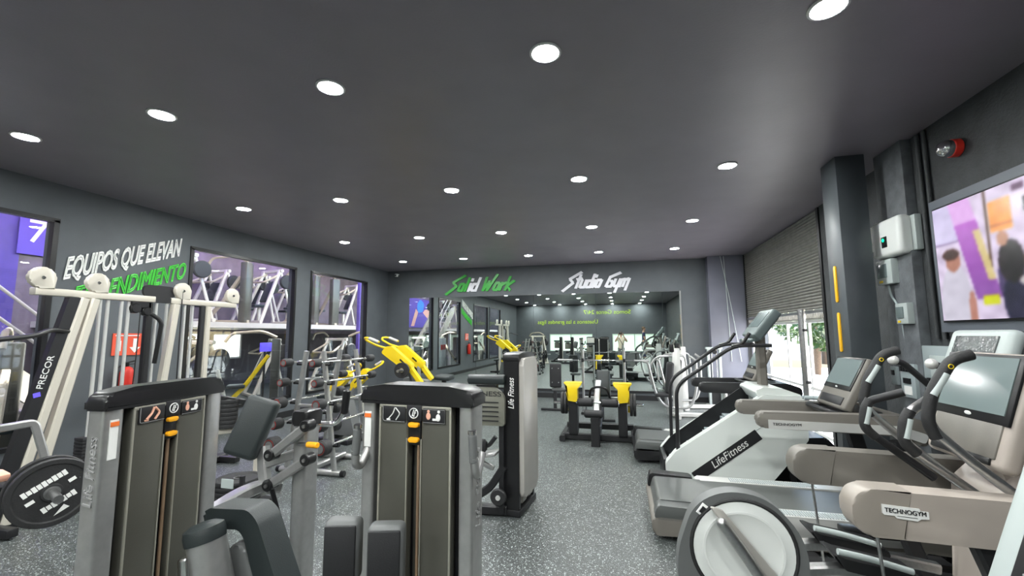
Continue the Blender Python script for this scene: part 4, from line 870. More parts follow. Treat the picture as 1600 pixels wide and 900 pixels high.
for tier, (z, y) in enumerate(((.583, 10.60), (.323, 10.50))):
    for k in range(6):
        x = 2.275+k*.09; lab = 'small black dumbbell on the %s shelf of the pale rack, %s' % (('top', 'lower')[tier], ('leftmost', 'second from left', 'third from left', 'fourth from left', 'fifth from left', 'rightmost')[k])
        if db is None:
            db = thing('dumbbell', lab, 'dumbbell', (x, y, z), 0, 'dumbbells on the pale rack')
            part('handle', 'chrome', db, lambda b: b.cyl((0, -.05, 0), (0, .05, 0), .012, 10), False); part('head', 'rubber', db, lambda b: b.cyl((0, -.10, 0), (0, -.045, 0), .038, 8, bev=.008), False); part('head', 'rubber', db, lambda b: b.cyl((0, .045, 0), (0, .10, 0), .038, 8, bev=.008), False)
        else: dup(db, (x, y, z), 0, lab, 'dumbbells on the pale rack')

# ================================================================ CARDIO ROW
def treadmill(label, o, armcol, stripe, capcol, concol, word):
    """rear end at local x=0, front towards +x, user side centred on y=0"""
    t = thing('treadmill', label, 'treadmill', o); F = lambda n, m, fn: part(n, m, t, fn, False)
    F('running_belt', 'belt', lambda b: b.prism(rounded([(.015, .17), (.05, .275), (1.75, .255), (1.75, .14), (.06, .12)], [.05, .04, .01, .01, .04]), (0, 0, 0), X3, Z3, .62))
    F('end_plate', 'black', lambda b: b.prism(rounded([(-.01, .16), (.02, .295), (.42, .275), (.42, .16)], .03), (0, .40, 0), X3, Z3, .14, bev=.012))
    F('roller_guard', 'belt', lambda b: b.prism(rounded([(.0, .16), (.03, .27), (.40, .26), (.40, .16)], .03), (0, -.37, 0), X3, Z3, .14, bev=.012))
    F('rear_cap', capcol, lambda b: b.prism(rounded([(-.01, .06), (-.02, .16), (.05, .18), (.42, .17), (.44, .05), (.03, .035)], [.05, .05, .03, .03, .03, .03]), (0, 0, 0), X3, Z3, .88, bev=.015))
    for s in (-1, 1):
        r = F('side_rail', 'bright', lambda b: b.prism(rounded([(.42, .16), (.44, .27), (1.72, .27), (1.80, .12), (.46, .06)], .03), (0, s*.36, 0), X3, Z3, .15, bev=.02))
        part('foot_grip', 'greybox', r, lambda b: [b.box((.75+k*.018, s*.36, .271), (.008, .10, .006)) for k in range(40)], False)
        F('rail_skirt', capcol, lambda b: b.prism(rounded([(.30, .04), (1.85, .04), (1.85, .11), (.30, .13)], .02), (0, s*.425, 0), X3, Z3, .03))
        F('upright', 'satin', lambda b: b.tube([(1.95, s*.37, .12), (1.78, s*.37, .86)], rect=(.07, .12), fil=0, up=(1, 0, 0)))
        a = F('arm_rail', armcol, lambda b: b.prism(rounded([(.83, .905), (.83, 1.03), (1.85, 1.035), (2.02, .98), (1.96, .80), (1.78, .885)], [.05, .05, .1, .06, .05, .10], 6), (0, s*.315, 0), X3, Z3, .095, bev=.02))
        if stripe and s < 0:
            part('white_stripe', 'bright', a, lambda b: b.prism(rounded([(.905, .905), (.905, .972), (1.80, .960), (1.97, .905), (1.94, .84), (1.78, .895)], [.002, .002, .1, .03, .02, .1]), (0, s*.365, 0), X3, Z3, .012), False)
            text(word, 'rail_lettering', 'black_label', a, (.935, s*.373, .932), X3, Z3, .020, .20, world=False)
    F('motor_hood', capcol, lambda b: b.prism(rounded([(1.68, .10), (1.70, .26), (1.90, .40), (2.20, .42), (2.32, .28), (2.30, .06)], .06), (0, 0, 0), X3, Z3, .82, bev=.03))
    F('front_bar', armcol, lambda b: b.box((1.86, 0, .96), (.20, .60, .10), bev=.03))
    rr = Euler((0, R(27), 0)).to_matrix(); c = Vector((1.62, 0.02, 1.235))
    cs = F('console', concol, lambda b: b.box(c, (.07, .50, .46), rr, bev=.02, seg=3))
    part('screen_bezel', 'black', cs, lambda b: b.box(c+rr @ Vector((-.036, 0, .075)), (.012, .46, .29), rr, bev=.004), False)
    part('screen', 'screen', cs, lambda b: b.box(c+rr @ Vector((-.043, 0, .085)), (.006, .41, .235), rr), False)
    part('key_panel', 'satin', cs, lambda b: b.box(c+rr @ Vector((-.037, 0, -.165)), (.010, .38, .07), rr, bev=.004), False)
    part('badge', 'whitelabel', cs, lambda b: b.ball(c+rr @ Vector((-.043, 0, -.055)), .012, (.2, 1.6, .8)), False)
    F('console_tray', 'satin', lambda b: b.box((1.62, 0, 1.0), (.30, .46, .05), (0, R(-6), 0), bev=.02))
    F('front_grip', 'black', lambda b: b.tube([(1.55, -.27, .99), (1.38, -.20, 1.03), (1.38, .20, 1.03), (1.55, .27, .99)], .022, .08))
    return t
TA = treadmill('taupe treadmill with a white-striped arm rail, in front of the white step climber', (.22, 4.30, 0), 'taupe', True, 'taupe', 'taupe', 'TECHNOGYM')
treadmill('dark treadmill standing behind the white step climber', (.14, 6.45, 0), 'satin', False, 'black', 'taupe', '')
# towel or bottle-like tools lying on the console shelf
t = thing('skipping_rope', 'grey and orange rope handles lying on the treadmill console shelf', 'rope', (1.80, 4.62, 1.06))
part('handle', 'greybox', t, lambda b: [b.cyl((1.62, 4.58+k*.05, 1.067), (1.80, 4.55+k*.05, 1.067), .016, bev=.004) for k in range(2)]); part('cord', 'orangelabel', t, lambda b: b.tube([(1.80, 4.55, 1.06), (1.90, 4.56, 1.06), (1.86, 4.62, 1.06), (1.80, 4.60, 1.06)], .008, .04, 8))

# ---- step climber
SM = thing('step_climber', 'white step climber with dark steps, long black handrails and a tilted console', 'step climber', (1.1, 5.36, 0))
s_ = lambda n, m, fn: part(n, m, SM, fn)
def zt(x): return .40+.735*(x-.52)
shell = rounded([(.43, .0), (.43, .30), (.53, .42), (1.40, zt(1.40)-.02), (1.76, 1.03), (1.79, .92), (1.78, .60), (1.34, .06), (1.28, .012)], [.02, .08, .08, .05, .04, .05, .06, .06, .02])
nsh = s_('near_shell', 'mill', lambda b: b.prism(shell, (0, 5.05, 0), X3, Z3, .11, bev=.018))
s_('far_shell', 'mill', lambda b: b.prism(shell, (0, 5.68, 0), X3, Z3, .09, bev=.018))
s_('inner_liner', 'black', lambda b: (b.prism(rounded([(.45, .02), (.45, .32), (.55, .44), (1.40, zt(1.40)+.03), (1.42, .9), (.70, .12)], .03), (0, 5.63, 0), X3, Z3, .02), b.prism(rounded([(.45, .05), (.45, .30), (1.3, .95), (1.2, .6)], .02), (0, 5.11, 0), X3, Z3, .012)))
s_('top_cover', 'mill', lambda b: b.prism(rounded([(1.33, 1.06), (1.42, 1.10), (1.60, 1.09), (1.77, 1.03), (1.77, .93), (1.40, .95)], [.02, .04, .05, .03, .02, .02]), (0, 5.36, 0), X3, Z3, .62, bev=.02))
s_('rear_apron', 'black', lambda b: b.box((.44, 5.37, .16), (.05, .55, .30), bev=.01))
for k in range(5):
    x = .52+k*.20; z = .22+k*.165
    s_('step', 'greybox', lambda b: (b.box((x+.10, 5.37, z), (.20, .50, .035), bev=.006), b.box((x+.19, 5.37, z+.08), (.02, .50, .14))))
# side logo strip
ux = Vector((.80, 0, .60)).normalized(); uy = Vector((-.60, 0, .80)).normalized()
lg = part('logo_strip', 'black_label', SM, lambda b: b.prism([(-.39, -.055), (.39, -.055), (.39, .055), (-.39, .055)], (1.02, 4.992, .405), ux, uy, .006))
q = Vector((1.02, 4.988, .405))-ux*.17-uy*.032
text('LifeFitness', 'logo_lettering', 'whitelabel', lg, q, ux, uy, .075, .42, .002, shear=.2)
part('panel_groove', 'greyplastic', SM, lambda b: b.tube([Vector((.60, 4.994, .14))+ux*.0, Vector((.60, 4.994, .14))+ux*1.20], .004, 0, 6))
for y in (5.05, 5.66):
    s_('handrail', 'satin', lambda b: b.tube([(.56, y, .38), (.57, y, 1.10), (1.16, y, 1.53), (1.52, y, 1.53)], .020, .12, 14))
    s_('handrail_horn', 'black', lambda b: b.tube([(1.14, y, 1.52), (1.24, y, 1.54), (1.32, y, 1.66)], .018, .05))
s_('console_post', 'taupe', lambda b: b.tube([(1.50, 5.36, 1.05), (1.50, 5.36, 1.66)], rect=(.09, .10), fil=0))
rr = Euler((0, R(38), 0)).to_matrix(); c = Vector((1.52, 5.36, 1.75))
cs = s_('console', 'consoledark', lambda b: b.box(c, (.10, .46, .36), rr, bev=.02, seg=3))
part('screen', 'screen', cs, lambda b: b.box(c+rr @ Vector((-.052, 0, .03)), (.006, .36, .20), rr)); part('console_back', 'taupe', cs, lambda b: b.box(c+rr @ Vector((.045, 0, -.02)), (.03, .40, .30), rr, bev=.01))
s_('cup_tray', 'consoledark', lambda b: b.box((1.40, 5.36, 1.585), (.14, .34, .04), (0, R(-10), 0), bev=.015))
s_('support_leg', 'satin', lambda b: (b.tube([(1.62, 5.12, .85), (1.66, 5.12, .04)], rect=(.06, .06), fil=0), b.tube([(1.62, 5.6, .85), (1.66, 5.6, .04)], rect=(.06, .06), fil=0), b.tube([(1.2, 5.6, .05), (1.9, 5.6, .05)], rect=(.06, .06), fil=0), b.tube([(1.3, 5.14, .05), (1.9, 5.14, .05)], rect=(.06, .06), fil=0)))
s_('drive_unit', 'satin', lambda b: (b.box((1.45, 5.38, .22), (.42, .34, .3), (0, R(-20), 0), bev=.03), b.cyl((1.72, 5.3, .30), (1.72, 5.46, .30), .10, bev=.01)))
tag(part('power_cable', 'black', None, lambda b: b.tube([(1.30, 4.93, .010), (1.42, 4.86, .010), (1.50, 4.92, .010), (1.62, 4.84, .010)], .008, .06, 6)), 'thin black power cable on the floor below the white step climber', 'cable')

# ---- elliptical trainer with a round flywheel cover
EL = thing('elliptical_trainer', 'taupe elliptical trainer with a round white flywheel cover and tall curved handles', 'elliptical trainer', (1.3, 2.8, 0))
e_ = lambda n, m, fn: part(n, m, EL, fn)
fcx, fcz = .565, .565
for s, y in ((-1, 2.56),):
    hs = e_('wheel_housing', 'padside', lambda b: b.prism(rounded([(-.30, -.50), (-.31, -.05), (-.22, .20), (-.06, .285), (.14, .262), (.30, .08), (.31, -.15), (.20, -.38), (.05, -.50)], .5, 6), (fcx, y+.03, fcz), X3, Z3, .09, bev=.02))
    part('wheel_cover', 'white', hs, lambda b: b.lathe([(0, 0), (.10, .004), (.175, .006), (.18, .010), (.19, .010), (.195, .006), (.236, .004), (.242, -.01)], (fcx+.01, y-.018, fcz-.005), (0, -1 if s < 0 else -1, 0), 48))
    part('cover_rim', 'rubber', hs, lambda b: b.tube([Vector((fcx+.01+.246*math.cos(a), y-.016, fcz-.005+.246*math.sin(a))) for a in [2*math.pi*k/48 for k in range(48)]], .010, closed=True, n=8))
    if s < 0: 
        lb = part('rating_label', 'whitelabel', hs, lambda b: b.box((fcx-.175, y-.018, fcz+.178), (.038, .005, .06), (0, R(36), 0), bev=.002)); part('label_mark', 'black_label', lb, lambda b: b.box((fcx-.175, y-.022, fcz+.178), (.02, .003, .035), (0, R(36), 0)))
    cr_ = e_('crank_bar', 'shroudlight', lambda b: b.prism(rounded([(-.32, -.02), (-.26, .022), (.30, .030), (.34, -.02)], .01), (fcx+.06, y-.06, fcz-.02), (.62, 0, -.78), (.78, 0, .62), .022, bev=.005))
    e_('pedal_link', 'steel', lambda b: (b.tube([(fcx-.10, y-.10, fcz+.15), (fcx+.02, y-.10, fcz-.02), (fcx+.16, y-.10, fcz-.26)], .026, .1, 14),))
    e_('link_end', 'steel', lambda b: b.ball((fcx-.10, y-.10, fcz+.15), .026, (1, 1, 1)))
for s, y in ((-1, 2.45), (1, 3.15)):
    dz = 0 if s < 0 else .005
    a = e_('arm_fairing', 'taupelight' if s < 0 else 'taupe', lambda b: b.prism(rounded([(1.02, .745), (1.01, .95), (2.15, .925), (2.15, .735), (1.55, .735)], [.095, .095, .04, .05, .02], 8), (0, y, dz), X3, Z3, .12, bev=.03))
    part('fairing_end', 'taupeshade' if s < 0 else 'taupe', a, lambda b: b.prism(rounded([(1.005, .743), (1.005, .953), (1.24, .950), (1.205, .743)], [.104, .104, .002, .002], 8), (0, y, dz), X3, Z3, .126, bev=.010))  # same plastic as the fairing; near end has its shade painted in
    if s < 0:
        lb = part('logo_label', 'whitelabel', a, lambda b: b.prism([(u_*.66, v_*.74) for u_, v_ in [(-.13, -.012), (-.13, .040), (.085, .028), (.09, .016), (.135, .013), (.135, -.028), (.09, -.030), (.07, -.044), (-.05, -.036), (-.06, -.022), (-.12, -.020)]], (1.205, y-.066, .862), X3, Z3, .006))
        text('TECHNOGYM', 'logo_lettering', 'black_label', lb, (1.128, y-.071, .861), (1, 0, -.05), Z3, .019, .155, .002)
        part('underline', 'black_label', lb, lambda b: b.tube([(1.175, y-.070, .846), (1.25, y-.070, .842)], .0012, 0, 5))
    e_('link_rod', 'steel', lambda b: b.cyl((1.12, y, .76), (1.17, y, .05), .007, 10))
    e_('strut', 'satin', lambda b: b.tube([(1.50, y, .77), (1.72, y, .10)], rect=(.08, .07), fil=0))
    yy = 2.52 if s < 0 else 3.08
    H_ = e_('moving_handle', 'steel', lambda b: b.tube([(1.78, yy, .86), (1.56, yy, 1.06), (1.40, yy, 1.22), (1.42, yy, 1.36), (1.52, yy, 1.52), (1.57, yy, 1.55)], .022, .10, 16))
    part('rubber_grip', 'rubber', H_, lambda b: b.tube([(1.43, yy, 1.165), (1.40, yy, 1.24), (1.425, yy, 1.37), (1.52, yy, 1.53), (1.60, yy, 1.555)], .026, .06, 16))
    part('sensor_strip', 'greyplastic', H_, lambda b: b.cyl((1.425, yy-.016, 1.365), (1.485, yy-.016, 1.465), .016))
    part('badge_ring', 'yellow', H_, lambda b: b.tube([Vector((1.50, yy-.028, 1.50))+Vector((.010*math.cos(a), 0, .010*math.sin(a))) for a in [2*math.pi*k/14 for k in range(14)]], .002, closed=True, n=5))
    y2 = 2.62 if s < 0 else 2.98
    G_ = e_('fixed_handle', 'steel' if s < 0 else 'satin', lambda b: b.tube([(1.66, y2, .86), (1.46, y2, 1.02), (1.35, y2, 1.11), (1.36, y2, 1.22), (1.39, y2, 1.27), (1.52, 2.8+(y2-2.8)*.6, 1.33)], .022, .06, 16))
    part('rubber_grip', 'rubber', G_, lambda b: b.tube([(1.40, y2, 1.065), (1.347, y2, 1.12), (1.36, y2, 1.225), (1.39, y2, 1.275)], .025, .05, 16)); part('sensor_strip', 'greyplastic', G_, lambda b: b.cyl((1.352, y2-.018, 1.14), (1.375, y2-.018, 1.235), .014))
    yp = 2.68 if s < 0 else 2.95
    pdl = e_('foot_pedal', 'satin', lambda b: b.prism(rounded([(.98, .57), (1.05, .545), (1.36, .50), (1.38, .44), (1.05, .49)], .02), (0, yp, 0), X3, Z3, .16, bev=.012)); part('pedal_top', 'greyplastic', pdl, lambda b: b.tube([(1.02, yp-.07, .575), (1.16, yp-.07, .555), (1.33, yp-.07, .515)], .015, .05))
    e_('pedal_arm', 'steel', lambda b: b.tube([(fcx+.2, yp, .42), (1.10, yp, .47), (1.62, yp, .40)], rect=(.06, .05), fil=.1))
cc = Vector((1.82, 2.83, 1.27)); rr = Euler((0, R(18), 0)).to_matrix()
cs = e_('console', 'taupelight', lambda b: b.box(cc, (.09, .52, .58), rr, bev=.035, seg=4))
part('screen_bezel', 'black', cs, lambda b: b.box(cc+rr @ Vector((-.046, 0, .10)), (.016, .50, .35), rr, bev=.006)); part('screen', 'screen', cs, lambda b: b.box(cc+rr @ Vector((-.055, 0, .115)), (.006, .44, .285), rr))
part('lower_panel', 'taupe', cs, lambda b: b.box(cc+rr @ Vector((-.046, 0, -.155)), (.014, .44, .17), rr, bev=.006)); part('key_tray', 'black', cs, lambda b: b.box(cc+rr @ Vector((-.048, 0, -.255)), (.016, .40, .035), rr, bev=.006))
part('badge', 'whitelabel', cs, lambda b: b.ball(cc+rr @ Vector((-.055, 0, -.048)), .014, (.2, 1.7, .8)))
e_('console_neck', 'taupelight', lambda b: b.tube([(1.86, 2.83, 1.05), (1.92, 2.83, .88), (1.98, 2.83, .4)], rect=(.16, .12), fil=.1))
e_('front_hood', 'taupelight', lambda b: b.prism(rounded([(1.72, .10), (1.78, .86), (1.90, .98), (2.12, .90), (2.25, .5), (2.22, .10)], .10), (0, 2.8, 0), X3, Z3, .50, bev=.05))
e_('base_frame', 'bright', lambda b: (b.prism(rounded([(.32, .05), (.34, .16), (1.9, .24), (1.9, .05)], .03), (0, 2.8, 0), X3, Z3, .34, bev=.03), b.box((.5, 2.8, .035), (.12, .72, .06), bev=.015), b.box((1.95, 2.8, .035), (.14, .8, .06), bev=.015)))
e_('rear_foot', 'whitelabel', lambda b: b.tube([(.36, 2.5, .14), (.42, 2.5, .03)], rect=(.05, .05), fil=0))

# ---- cross trainer with film-wrapped console by the wall
CT = thing('cross_trainer', 'grey cross trainer with a film-wrapped console under the television', 'elliptical trainer', (2.25, 3.6, 0))
x_ = lambda n, m, fn: part(n, m, CT, fn)
cc2 = Vector((2.31, 3.56, 1.51)); rr2 = Euler((0, R(20), 0)).to_matrix()
cs = x_('console', 'greyplastic', lambda b: b.box(cc2, (.09, .52, .34), rr2, bev=.04, seg=4)); part('film_window', 'film', cs, lambda b: b.box(cc2+rr2 @ Vector((-.047, 0, .02)), (.012, .36, .19), rr2, bev=.004))
x_('neck', 'greyplastic', lambda b: b.tube([(2.36, 3.56, 1.38), (2.42, 3.56, .9), (2.40, 3.56, .1)], rect=(.14, .10), fil=.1)); x_('base', 'satin', lambda b: (b.box((1.9, 3.56, .05), (1.4, .22, .08), bev=.02), b.box((2.5, 3.56, .035), (.12, .62, .06), bev=.02), b.box((1.3, 3.56, .035), (.1, .5, .06), bev=.02)))
for y in (3.36, 3.76):
    lv = x_('lever', 'satin', lambda b: b.tube([(2.40, y, .5), (2.20, y, 1.20), (1.98, y, 1.44), (1.92, y, 1.46)], .022, .10)); part('lever_knob', 'bright', lv, lambda b: b.ball((1.92, y, 1.46), .034))
x_('side_ring', 'greyplastic', lambda b: b.tube([(2.40, 3.22, 1.36), (2.46, 3.22, 1.20), (2.46, 3.22, 1.05), (2.40, 3.22, .95)], .022, .06))
[x_('pedal', 'black', lambda b: b.box((1.7, y, .25), (.4, .13, .05), bev=.015)) for y in (3.36, 3.76)]

# ---- nearest console, cut off by the right edge
NC = thing('exercise_bike', 'grey exercise machine console with a dark display at the bottom right corner', 'exercise bike', (1.25, 1.35, 0))
n_ = lambda n, m, fn: part(n, m, NC, fn)
cc3 = Vector((1.075, 1.38, 1.10)); rr3 = (Euler((0, R(20), 0))).to_matrix()
cs = n_('console', 'greyplastic', lambda b: b.box(cc3, (.08, .46, .44), rr3, bev=.035, seg=4)); 
dsp = part('display', 'black_label', cs, lambda b: b.box(cc3+rr3 @ Vector((-.041, -.03, -.01)), (.010, .34, .36), rr3, bev=.004))
part('display_lines', 'greytext', dsp, lambda b: [b.box(cc3+rr3 @ Vector((-.047, -.03+.02*(k % 3), .02-.022*k)), (.004, .22-.03*(k % 4), .005), rr3) for k in range(8)]); part('yellow_mark', 'yellow', dsp, lambda b: b.box(cc3+rr3 @ Vector((-.047, .08, .06)), (.004, .06, .010), rr3))
n_('hood', 'taupe', lambda b: b.ball((1.20, 1.40, 1.22), .10, (1, 1.6, .8), 20))
n_('neck', 'greyplastic', lambda b: b.tube([(1.15, 1.38, .95), (1.28, 1.38, .3), (1.28, 1.38, .06)], rect=(.10, .10), fil=.1)); n_('base', 'satin', lambda b: (b.box((1.6, 1.38, .05), (.9, .12, .08), bev=.02), b.box((1.25, 1.38, .035), (.09, .5, .06), bev=.02), b.box((2.0, 1.38, .035), (.09, .5, .06), bev=.02)))
n_('seat', 'vinylblack', lambda b: b.box((1.95, 1.38, .85), (.28, .22, .07), bev=.03)); n_('seat_post', 'steel', lambda b: b.cyl((1.95, 1.38, .08), (1.95, 1.38, .84), .03))
# ================================================================ THE NEIGHBOURING HALL BEHIND THE GLASS
HX0, HX1, HZ = -12.0, XL-.16, 5.2
struct(part('floor_beyond', 'floor', None, lambda b: b.box(((HX0+HX1)/2-.03, 5, -.06), (HX1-HX0-.02, 32, .12))))
struct(part('ceiling_beyond', 'halldark', None, lambda b: b.box(((HX0+HX1)/2, 5, HZ+.05), (HX1-HX0, 32, .1))))
struct(part('wall_beyond', 'hallwall', None, lambda b: (b.box((HX0-.06, 13.55, 3.5), (.12, 14.9, 3.6)), b.box((HX0-.06, -4.05, 3.5), (.12, 13.9, 3.6)))))
struct(part('wall_beyond', 'purplewall', None, lambda b: b.box((HX0-.06, 4.5, 3.5), (.12, 3.2, 3.6))))
struct(part('wall_beyond', 'halldark', None, lambda b: b.box((HX0-.06, 5, .85), (.12, 32, 1.7))))
struct(part('wall_beyond', 'hallwall', None, lambda b: (b.box(((HX0+HX1)/2, 21, HZ/2), (HX1-HX0, .12, HZ)), b.box(((HX0+HX1)/2, -11, HZ/2), (HX1-HX0, .12, HZ)))))
struct(part('ceiling_mezzanine', 'slab', None, lambda b: (b.box(((HX0-9.0)/2, 13.6, 1.90), (-9.0-HX0, 14.4, .13)), b.box(((HX0-9.0)/2, -4.6, 1.90), (-9.0-HX0, 12.4, .13)))))
for i, y in enumerate((7.1, 10.3, 13.55, 1.0, -2.4)):
    o = part('mezzanine_post', 'slab' if i != 2 else 'purplewall', None, lambda b: b.box((-8.93, y, 1.9 if i == 2 else .92), (.12, .14, 3.8 if i == 2 else 1.84), bev=.01)); tag(o, 'square post carrying the upper deck beyond the glass, %s' % ['at its near end', 'behind the middle window', 'tall, tinted as violet-lit, behind the right window', 'seen in the mirror', 'farthest one seen in the mirror'][i], 'post')  # third post: purple hall light painted in as its violet colour
for i, (y0, y1, z0, z1, lab) in enumerate(((9.6, 10.45, 1.0, 1.72, 'left one of two bright windows low in the hall beyond the glass'), (10.6, 11.6, .95, 1.70, 'right one of two bright windows low in the hall beyond the glass'), (3.9, 5.6, .9, 1.6, 'bright window low beyond the leftmost glass'), (-4.0, -2.6, .7, 1.6, 'bright low window of the hall seen in the mirror'))):
    w = struct(part('window_%d' % (i+7), 'slab', None, lambda b: [b.box((HX0+.03, (y0+y1)/2, z), (.06, y1-y0+.06, .05)) for z in (z0, z1)] and [b.box((HX0+.03, y, (z0+z1)/2), (.06, .05, z1-z0+.05)) for y in (y0, y1)]))
    part('pane', 'hallwin', w, lambda b: b.box((HX0+.02, (y0+y1)/2, (z0+z1)/2), (.03, y1-y0, z1-z0)))
HL = None
for i, (x, y, m) in enumerate(((-8.0, 4.0, 'hallamp'), (-8.2, 7.6, 'hallamp'), (-10.6, 9.4, 'violet'), (-8.2, 11.0, 'hallamp'), (-10.6, 13.0, 'violet'), (-8.2, 14.4, 'hallamp'), (-10.4, 5.2, 'violet'), (-8.2, 0.4, 'hallamp'), (-10.6, -2, 'violet'), (-8.2, -4.4, 'hallamp'))):
    lab = '%s tube light in the hall beyond the glass, %s' % ('violet' if m == 'violet' else 'warm white', ['above the stairs', 'left of the middle window', 'deep behind the middle window', 'right of the middle window', 'deep behind the right window', 'far behind the right window', 'over the violet wall', 'near the unseen left part', 'deep in the unseen left part', 'at the far left end'][i])
    t = thing('tube_light', lab, 'ceiling light', (x, y, HZ-.3), 0, 'tube lights of the hall')
    part('tube', m, t, lambda b: b.cyl((x, y-.7, HZ-.42), (x, y+.7, HZ-.42), .035, 12)); part('housing', 'white', t, lambda b: (b.box((x, y, HZ-.36), (.12, 1.5, .05), bev=.01), b.cyl((x, y, HZ-.36), (x, y, HZ), .01)))
# stairs and banner beyond the first window
t = thing('staircase', 'cream staircase rising in the violet hall beyond the leftmost glass', 'stairs', (-8.8, 4.2, 0))
def stair(b):
    P = [(2.0, 3.0), (2.0, 2.75), (5.3, .0), (5.6, .0), (5.6, .12), (2.3, 3.0)]
    b.prism(P, (-8.3, 0, 0), Y3, Z3, .06); b.prism(P, (-9.3, 0, 0), Y3, Z3, .06)
part('stringer', 'cream', t, stair); part('tread', 'slab', t, lambda b: [b.box((-8.8, 2.2+k*.30, 2.75-k*.25), (.95, .30, .04)) for k in range(11)])
part('railing', 'slab', t, lambda b: [b.tube([(-8.3, 1.9, 3.0+h), (-8.3, 2.3, 3.0+h), (-8.3, 5.5, .25+h)], .022, .1) for h in (.45, .85)])
t = thing('hall_banner', 'violet banner printed with a large 7 beyond the leftmost glass', 'banner', (HX0+.1, 6.3, 3.3))
part('cloth', 'banner', t, lambda b: b.box((HX0+.08, 6.32, 3.9), (.02, .62, 1.1))); text('7', 'numeral', 'bannertext', t, (HX0+.095, 6.16, 3.62), Y3, Z3, .50, .32, .004)
t = thing('hall_poster', 'large violet poster of a blue gloved fist seen reflected in the mirror', 'poster', (HX0+.1, -1.9, 2.1))
part('sheet', 'banner', t, lambda b: b.box((HX0+.08, -1.9, 2.95), (.02, 3.6, 1.75)))
part('glove_print', 'glove', t, lambda b: b.prism(rounded([(-1.9, 3.05), (-1.2, 2.95), (-1.1, 3.5), (-1.5, 3.8), (-2.1, 3.6)], .25), (HX0+.095, 0, 0), Y3, Z3, .006)); part('arm_print', 'print_skin', t, lambda b: (b.prism([(-1.25, 3.0), (-.75, 2.15), (-.35, 2.15), (-.95, 3.2)], (HX0+.093, 0, 0), Y3, Z3, .004), b.prism([(-1.9, 3.0), (-2.9, 2.5), (-3.3, 3.3), (-2.2, 3.2)], (HX0+.093, 0, 0), Y3, Z3, .004)))
# machines of the hall
def hall_machine(lab, loc, rz, kind):
    t = thing('strength_machine', lab, 'gym machine', loc, rz, 'machines in the hall'); F = lambda n, m, fn: part(n, m, t, fn, False)
    if kind == 0:
        F('frame', 'cream', lambda b: ([b.tube([(-.55, s*.42, .02), (.05, s*.32, 1.55)], rect=(.08, .08), fil=0) for s in (-1, 1)], [b.tube([(.5, s*.42, .02), (.05, s*.32, 1.55)], rect=(.06, .06), fil=0) for s in (-1, 1)], b.tube([(.05, -.42, 1.52), (.05, .42, 1.52)], rect=(.08, .08), fil=0), b.tube([(-.55, -.46, .05), (-.55, .46, .05)], rect=(.08, .08), fil=0), b.tube([(.5, -.46, .05), (.5, .46, .05)], rect=(.08, .08), fil=0)))
        F('seat_pad', 'vinyl', lambda b: b.box((-.35, 0, .5), (.4, .32, .08), bev=.03)); F('back_pad', 'vinyl', lambda b: b.box((-.08, 0, .9), (.08, .30, .6), (0, R(20), 0), bev=.03))
        F('press_arm', 'halltan', lambda b: b.tube([(.1, -.3, 1.45), (-.45, -.38, 1.15), (-.5, .38, 1.15), (.1, .3, 1.45)], .03, .1)); F('plate_pair', 'rubber', lambda b: [b.cyl((.15, s*.42, 1.2), (.15, s*.52, 1.2), .2, bev=.02) for s in (-1, 1)])
        F('seat_post', 'cream', lambda b: b.tube([(-.3, 0, .46), (-.3, 0, .03)], rect=(.08, .08), fil=0))
    else:
        F('column', 'shroud', lambda b: b.box((.4, 0, .80), (.18, .30, 1.55), bev=.03)); F('boom', 'halltan', lambda b: b.tube([(.4, 0, 1.6), (.1, 0, 1.75), (-.5, 0, 1.70), (-.62, 0, 1.5)], .035, .15))
        F('seat_pad', 'vinyl', lambda b: b.box((-.35, 0, .52), (.36, .36, .08), bev=.03)); F('slanted_beam', 'yellow' if kind == 2 else 'halltan', lambda b: b.tube([(-.6, 0, .05), (-.2, 0, .5), (.25, 0, 1.2)], rect=(.09, .09), fil=.1))
        F('base', 'halltan', lambda b: (b.tube([(-.7, 0, .04), (.5, 0, .04)], rect=(.1, .08), fil=0), b.tube([(-.6, -.35, .04), (-.6, .35, .04)], rect=(.08, .08), fil=0)))
    return t
H0 = hall_machine('first cream A-frame machine on the upper deck beyond the middle window', (-9.75, 7.75, 1.965), R(80), 0)
H1 = hall_machine('cream boom machine with a dark column on the upper deck beyond the middle window', (-9.75, 9.05, 1.965), R(15), 1)
H2 = hall_machine('boom machine with a yellow beam low in the hall beyond the middle window', (-8.1, 8.3, 0), R(40), 2)
ups = [(H0, -9.75, 10.35, 80, 'second cream A-frame machine on the upper deck beyond the middle window'), (H1, -9.75, 11.7, 10, 'second boom machine on the upper deck, near the right edge of the middle window'), (H0, -11.2, 9.9, 90, 'A-frame machine in the rear rank of the upper deck, behind the middle window'), (H0, -11.2, 11.4, 85, 'A-frame machine in the rear rank of the upper deck, right of the dark column'),
       (H1, -9.75, 12.8, -10, 'boom machine at the left of the right window on the upper deck'), (H0, -9.8, 14.3, 70, 'A-frame machine at the right of the right window on the upper deck'),
       (H1, -11.2, 8.5, 15, 'boom machine in the rear rank of the upper deck, behind the first A-frame'), (H0, -11.2, 13.0, 90, 'A-frame machine in the rear rank of the upper deck, behind the right window'), (H0, -9.8, .6, 95, 'A-frame machine on the upper deck seen only in the mirror, nearest'), (H1, -9.8, -.9, 80, 'boom machine on the upper deck seen only in the mirror'), (H0, -9.8, -2.6, 100, 'A-frame machine on the upper deck seen only in the mirror, farther')]
for p, x, y, a, lab in ups: dup(p, (x, y, 1.965), R(a), lab, 'machines in the hall')
